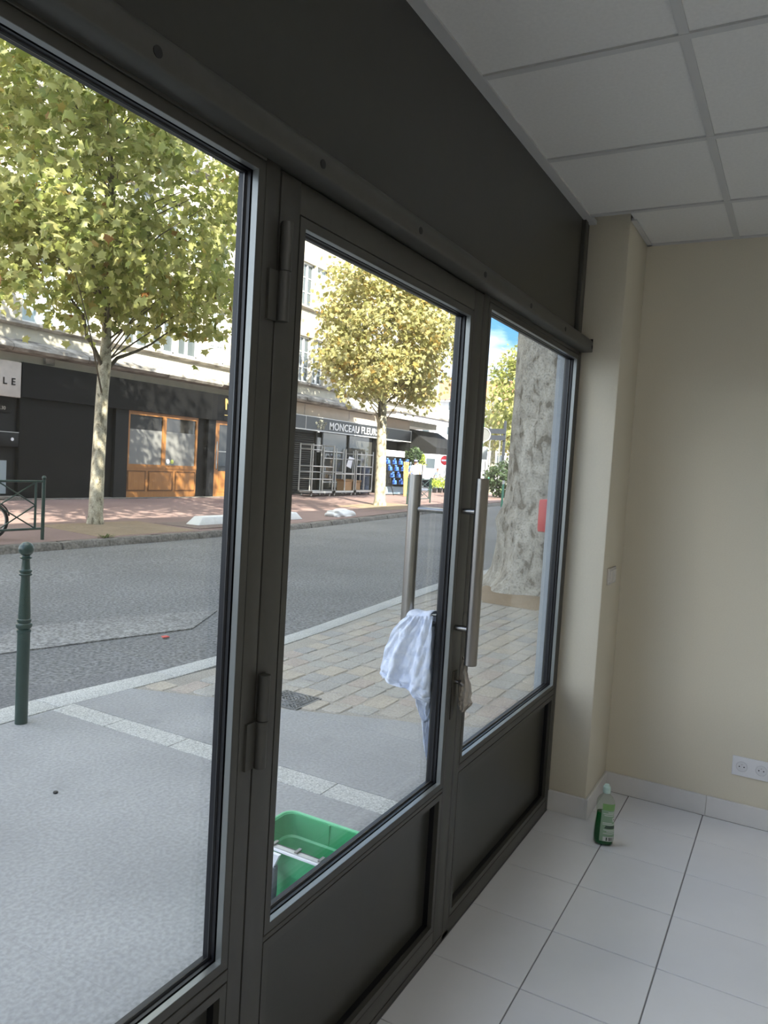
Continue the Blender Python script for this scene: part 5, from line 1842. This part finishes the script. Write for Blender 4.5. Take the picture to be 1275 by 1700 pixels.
# ================================================================== THINGS AT THE DOOR AND IN THE ROOM
def cloth_sheet(mb, outline_l, outline_r, x0, fold, n=26, m=30, ph=0.0, axis='x', amp=0.012):
    """a hanging sheet between two edge curves (lists of (y, z) from top to bottom)"""
    def samp(c, t):
        f = t * (len(c) - 1)
        i = min(int(f), len(c) - 2)
        u = f - i
        return c[i][0] + (c[i + 1][0] - c[i][0]) * u, c[i][1] + (c[i + 1][1] - c[i][1]) * u
    vs, fs = [], []
    for i in range(m + 1):
        t = i / m
        l, r_ = samp(outline_l, t), samp(outline_r, t)
        for k in range(n + 1):
            s = k / n
            y = l[0] + (r_[0] - l[0]) * s
            z = l[1] + (r_[1] - l[1]) * s
            grow = min(1, 0.25 + 1.4 * t)
            d = amp * grow * (math.sin(fold * PI * s + ph + 1.3 * t) + 0.45 * math.sin(2.3 * fold * PI * s + 2 * ph + 3 * t)) + 0.0035 * math.sin(23 * s + 17 * t + ph) * math.sin(9 * t + 4 * s) + 0.0025 * math.sin(41 * t - 19 * s + 2 * math.sin(13 * s)) + 0.0015 * math.sin(60 * s + 33 * t)
            vs.append((x0 + d, y, z) if axis == 'x' else (y, x0 + d, z))
    w = n + 1
    for i in range(m):
        for k in range(n):
            fs.append((i * w + k, i * w + k + 1, (i + 1) * w + k + 1, (i + 1) * w + k))
    mb.add(vs, fs)


tea = mat('white blue tea towel', (0.62, 0.68, 0.82), 0.95, scale=38, col2=(0.78, 0.81, 0.88), bump=0.8)
mb = MB()
cloth_sheet(mb, [(0.143, 1.044), (0.185, 1.00), (0.212, 0.935), (0.228, 0.862), (0.224, 0.838), (0.165, 0.838)], [(0.054, 1.056), (0.052, 0.98), (0.052, 0.90), (0.052, 0.83), (0.052, 0.80), (0.052, 0.785)], 2.046, 4.0, 44, 50, ph=0.4)
cloth_sheet(mb, [(0.136, 1.040), (0.132, 0.95), (0.128, 0.86), (0.122, 0.79), (0.104, 0.74), (0.078, 0.712)], [(0.064, 1.045), (0.064, 0.95), (0.064, 0.86), (0.064, 0.79), (0.064, 0.745), (0.063, 0.722)], 2.092, 3.0, ph=1.7, amp=0.008)
cloth_sheet(mb, [(0.128, 1.042), (0.115, 0.90), (0.106, 0.78), (0.100, 0.70), (0.084, 0.62), (0.064, 0.572)], [(0.065, 1.045), (0.064, 0.90), (0.063, 0.78), (0.063, 0.70), (0.062, 0.62), (0.0618, 0.565)], 2.118, 2.0, ph=2.6, amp=0.006)
# the fold over the standoff
vs, fs = [], []
for i in range(13):
    a_ = PI * i / 12
    for k in range(15):
        s = k / 14
        y = 0.143 - 0.078 * s
        vs.append((2.085 - 0.036 * math.cos(a_), y, 1.042 + 0.006 * s + 0.016 * math.sin(a_) + 0.002 * math.sin(9 * s)))
for i in range(12):
    for k in range(14):
        fs.append((i * 15 + k, i * 15 + k + 1, (i + 1) * 15 + k + 1, (i + 1) * 15 + k))
mb.add(vs, fs)
cl = mb.build('tea_towel', tea, None, smooth=True, origin=(2.09, 0.11, 1.05), ang=80)
sm_ = cl.modifiers.new('thick', 'SOLIDIFY')
sm_.thickness = 0.0016
tag(cl, 'crumpled white blue tea towel hung on the outer door handle', 'cloth')
beige = mat('beige rag cotton', (0.46, 0.41, 0.34), 0.95, scale=30, amt=0.1, bump=0.3)
mb = MB()
cloth_sheet(mb, [(-0.0155, 0.928), (-0.008, 0.88), (-0.008, 0.83), (-0.008, 0.79), (-0.012, 0.765), (-0.024, 0.755)], [(-0.017, 0.926), (-0.036, 0.872), (-0.052, 0.829), (-0.050, 0.80), (-0.056, 0.786), (-0.033, 0.757)], 2.1375, 2.0, 14, 22, 0.7, amp=0.005)
rag = mb.build('rag', beige, None, smooth=True, origin=(2.138, -0.03, 0.86), ang=80)
sm_ = rag.modifiers.new('thick', 'SOLIDIFY')
sm_.thickness = 0.0015
tag(rag, 'small beige rag hanging from the thumb turn of the door lock', 'cloth')

# green bucket with a window squeegee hung on its rim
bg = mat('green bucket plastic', (0.085, 0.43, 0.19), 0.38)
bgl = mat('green bucket rim', (0.16, 0.56, 0.28), 0.38)
bz = GZ
bk = root('cleaning_bucket', (2.30, 0.56, bz), 'rectangular green cleaning bucket standing outside the door', 'bucket')


def rrect(x0, x1, y0, y1, r, n=5):
    pts = []
    for cx, cy, a0 in ((x1 - r, y1 - r, 0), (x0 + r, y1 - r, PI / 2), (x0 + r, y0 + r, PI), (x1 - r, y0 + r, 1.5 * PI)):
        for k in range(n + 1):
            a_ = a0 + PI / 2 * k / n
            pts.append((cx + r * math.cos(a_), cy + r * math.sin(a_)))
    return pts


KX0, KX1, KY0, KY1, KH = 2.155, 2.425, 0.32, 0.80, 0.25
rings = []
for z, ins, th in ((0.0, 0.035, 0), (0.16, 0.014, 0), (0.165, 0.006, 0), (KH, 0.0, 0)):
    rings.append((rrect(KX0 + ins, KX1 - ins, KY0 + ins, KY1 - ins, 0.045), z))
for z, ins in ((KH, 0.006), (0.168, 0.011), (0.162, 0.019), (0.006, 0.040)):
    rings.append((rrect(KX0 + ins, KX1 - ins, KY0 + ins, KY1 - ins, 0.042), z))
nn = len(rings[0][0])
vs = [(p[0], p[1], bz + z) for rg, z in rings for p in rg]
fs = [tuple(range(nn))[::-1], tuple(range((len(rings) - 1) * nn, len(rings) * nn))]
for i in range(len(rings) - 1):
    for k in range(nn):
        j = (k + 1) % nn
        fs.append((i * nn + k, i * nn + j, (i + 1) * nn + j, (i + 1) * nn + k))
MB().add(vs, fs).build('bucket_shell', bg, bk, smooth=True, ang=40)
rimp = [(p[0], p[1], bz + KH) for p in rrect(KX0 - 0.004, KX1 + 0.004, KY0 - 0.004, KY1 + 0.004, 0.046)]
MB().tube(rimp + rimp[:2], 0.007, 8, False).build('rim', bgl, bk, smooth=True)
MB().box(KX1 - 0.012, KX1 - 0.006, 0.60, 0.606, bz + 0.02, bz + KH).build('inner_rib', bg, bk)
sq = root('window_squeegee', (2.150, 0.60, bz + KH + 0.012), 'window squeegee with grey sleeve hung on the bucket rim', 'squeegee')
ZR = bz + KH + 0.0085
MB().box(2.138, 2.156, 0.42, 0.745, ZR, ZR + 0.010).build('metal_channel', galv, sq)
MB().box(2.128, 2.137, 0.40, 0.76, ZR + 0.001, ZR + 0.007).build('blade', plastic_white, sq)
MB().box(2.157, 2.165, 0.42, 0.745, ZR + 0.001, ZR + 0.008).build('rubber', rubber, sq)
for y in (0.46, 0.56, 0.66, 0.72):
    MB().box(2.140, 2.172, y, y + 0.012, ZR + 0.010, ZR + 0.016).build('clip', dark_steel, sq)
MB().prism([(0.615, ZR), (0.695, ZR), (0.672, ZR - 0.06), (0.642, ZR - 0.06)], 'x', 2.110, 2.124).build('white_fork', plastic_white, sq)
MB().tube([(2.117, 0.656, ZR - 0.05), (2.105, 0.654, ZR - 0.14), (2.098, 0.652, ZR - 0.235)], [0.028, 0.034, 0.030], 12).build('grey_sleeve', mat('grey sleeve cloth', (0.16, 0.17, 0.20), 0.95), sq, smooth=True)
cd = MB().tube([(2.05, 0.64, bz + 0.004), (2.10, 0.60, bz + 0.004), (2.14, 0.66, bz + 0.004), (2.13, 0.78, bz + 0.004)], 0.004, 6).build('cord', black_front, None, smooth=True, origin=(2.1, 0.66, bz))
tag(cd, 'thin dark cord lying on the pavement by the green bucket', 'cord')

# dish soap bottle
BXY = (3.122, -0.287)
bt_ = root('dish_soap_bottle', (BXY[0], BXY[1], 0), 'clear dish soap bottle part filled with green liquid on floor tiles', 'bottle')
ROT = math.radians(12)


def oval(prof, n=28):
    """prof rows: (half width, half depth, z)"""
    vs, fs = [], []
    for a_, c_, z in prof:
        for k in range(n):
            t = 2 * PI * k / n
            u = abs(math.cos(t)) ** 0.8 * math.copysign(1, math.cos(t)) * a_
            v = abs(math.sin(t)) ** 0.8 * math.copysign(1, math.sin(t)) * c_
            vs.append((BXY[0] - u * math.sin(ROT) + v * math.cos(ROT), BXY[1] + u * math.cos(ROT) + v * math.sin(ROT), z))
    for i in range(len(prof) - 1):
        for k in range(n):
            j = (k + 1) % n
            fs.append((i * n + k, i * n + j, (i + 1) * n + j, (i + 1) * n + k))
    fs.append(tuple(range(n))[::-1])
    fs.append(tuple(range((len(prof) - 1) * n, len(prof) * n)))
    return vs, fs


P_ = [(0.034, 0.022, 0.001), (0.040, 0.026, 0.010), (0.041, 0.027, 0.04), (0.039, 0.025, 0.08), (0.0355, 0.023, 0.115), (0.0345, 0.022, 0.135), (0.036, 0.022, 0.158), (0.0365, 0.022, 0.172),
      (0.034, 0.021, 0.186), (0.027, 0.018, 0.198), (0.017, 0.014, 0.208), (0.012, 0.012, 0.214), (0.012, 0.012, 0.222)]
vs, fs = oval(P_)
MB().add(vs, fs).build('bottle_body', glass_mat('clear bottle plastic', (0.90, 0.95, 0.91), 0.08, 1.35), bt_, smooth=True, ang=60)
liq = mat('green dish soap', (0.004, 0.10, 0.022), 0.15)
lp = [(a_ - 0.0025, c_ - 0.0025, max(z, 0.004)) for a_, c_, z in P_ if z < 0.136]
vs, fs = oval(lp)
MB().add(vs, fs).build('liquid', liq, bt_, smooth=True, ang=60)
MB().lathe([(0.0150, 0.216), (0.0155, 0.228), (0.0150, 0.240), (0.011, 0.245), (0.009, 0.250)], (BXY[0], BXY[1], 0), 18).build('cap', mat('mint cap plastic', (0.55, 0.72, 0.64), 0.4), bt_, smooth=True)


def label_patch(name, z0, z1, u0, u1, m, lift):
    vs, fs = [], []
    nz, nu = 10, 10
    for i in range(nz + 1):
        z = z0 + (z1 - z0) * i / nz
        for q, r_ in zip(P_, P_[1:]):
            if q[2] <= z <= r_[2]:
                f = (z - q[2]) / (r_[2] - q[2])
                aa, cc = q[0] + f * (r_[0] - q[0]) + lift, q[1] + f * (r_[1] - q[1]) + lift
                break
        for k in range(nu + 1):
            t = u0 + (u1 - u0) * k / nu
            u = abs(math.cos(t)) ** 0.8 * math.copysign(1, math.cos(t)) * aa
            v = abs(math.sin(t)) ** 0.8 * math.copysign(1, math.sin(t)) * cc
            vs.append((BXY[0] - u * math.sin(ROT) + v * math.cos(ROT), BXY[1] + u * math.cos(ROT) + v * math.sin(ROT), z))
    for i in range(nz):
        for k in range(nu):
            a_ = i * (nu + 1) + k
            fs.append((a_, a_ + 1, a_ + nu + 2, a_ + nu + 1))
    return MB().add(vs, fs).build(name, m, bt_, smooth=True)


# the wide face nearest the camera is at t = pi
U0, U1 = PI * 1.00, PI * 1.60
lab = label_patch('label', 0.022, 0.150, U0, U1, mat('pale green label', (0.30, 0.44, 0.30), 0.5), 0.0006)
label_patch('label_top', 0.150, 0.176, U0 + 0.1, U1 - 0.1, mat('bright green label', (0.22, 0.42, 0.14), 0.5), 0.0006)
ink = mat('label ink', (0.03, 0.06, 0.04), 0.6)
lw = mat('label white', (0.72, 0.74, 0.72), 0.5)
label_patch('warning_patch', 0.104, 0.120, U0 + 0.12, U0 + 0.62, lw, 0.0010)
label_patch('warning_mark', 0.109, 0.115, U0 + 0.28, U0 + 0.46, ink, 0.0014)
label_patch('bar_code_patch', 0.024, 0.042, U0 + 0.35, U0 + 1.6, lw, 0.0010)
for k in range(5):
    label_patch('bar_code_line', 0.026, 0.040, U0 + 0.5 + 0.2 * k, U0 + 0.58 + 0.2 * k + 0.03 * (k % 3), ink, 0.0014)
for k, (zq, a_, c_) in enumerate(((0.140, 0.3, 1.3), (0.134, 0.3, 1.7), (0.127, 0.3, 1.6), (0.097, 0.8, 1.7), (0.091, 0.3, 1.7), (0.082, 0.2, 1.5), (0.076, 0.2, 1.55), (0.068, 0.3, 1.6), (0.062, 0.3, 1.4), (0.054, 0.3, 1.6))):
    label_patch('print_line', zq, zq + (0.005 if k in (5, 6) else 0.0028), U0 + a_, U0 + c_, ink if k in (5, 6) else lw, 0.0010)

# double socket and light switch
so = root('wall_socket', (3.68, -0.79, 0.26), 'white double power socket on the end wall', 'socket')
MB().box(3.669, 3.6805, -0.869, -0.713, 0.217, 0.303).build('plate', plastic_white, so, bevel=0.003)
for yc in (-0.752, -0.830):
    s_ = MB().torus((3.669, yc, 0.260), 0.0215, 0.0022, 'x', 32, 6).build('socket_ring', mat('white plastic shade', (0.68, 0.68, 0.70), 0.4), so, smooth=True)
    MB().tube([(3.6685, yc, 0.260), (3.6695, yc, 0.260)], 0.0175, 28).build('socket_face', mat('socket face', (0.70, 0.70, 0.72), 0.4), s_)
    hb = MB()
    for dy, dz in ((-0.0095, 0.0), (0.0095, 0.0)):
        hb.tube([(3.6678, yc + dy, 0.260 + dz), (3.6692, yc + dy, 0.260 + dz)], 0.0026, 10)
    hb.build('pin_hole', black_hole, s_)
    MB().tube([(3.6665, yc, 0.270), (3.6692, yc, 0.270)], 0.0022, 10).build('earth_pin', galv, s_)
sw = root('light_switch', (3.44, -0.166, 1.07), 'cream white light switch on the side of the pillar', 'switch')
MB().box(3.375, 3.512, -0.176, -0.1655, 1.031, 1.105).build('plate', mat('warm white plastic', (0.74, 0.70, 0.66), 0.4), sw, bevel=0.003)
for x0_ in (3.385, 3.447):
    MB().box(x0_, x0_ + 0.055, -0.180, -0.1755, 1.040, 1.096).build('rocker', mat('warm white plastic', (0.74, 0.70, 0.66)), sw, bevel=0.002)

for o in bpy.data.objects:
    if o.type == 'MESH' and o.parent is None and 'kind' not in o and 'label' not in o:
        print('UNTAGGED', o.name)
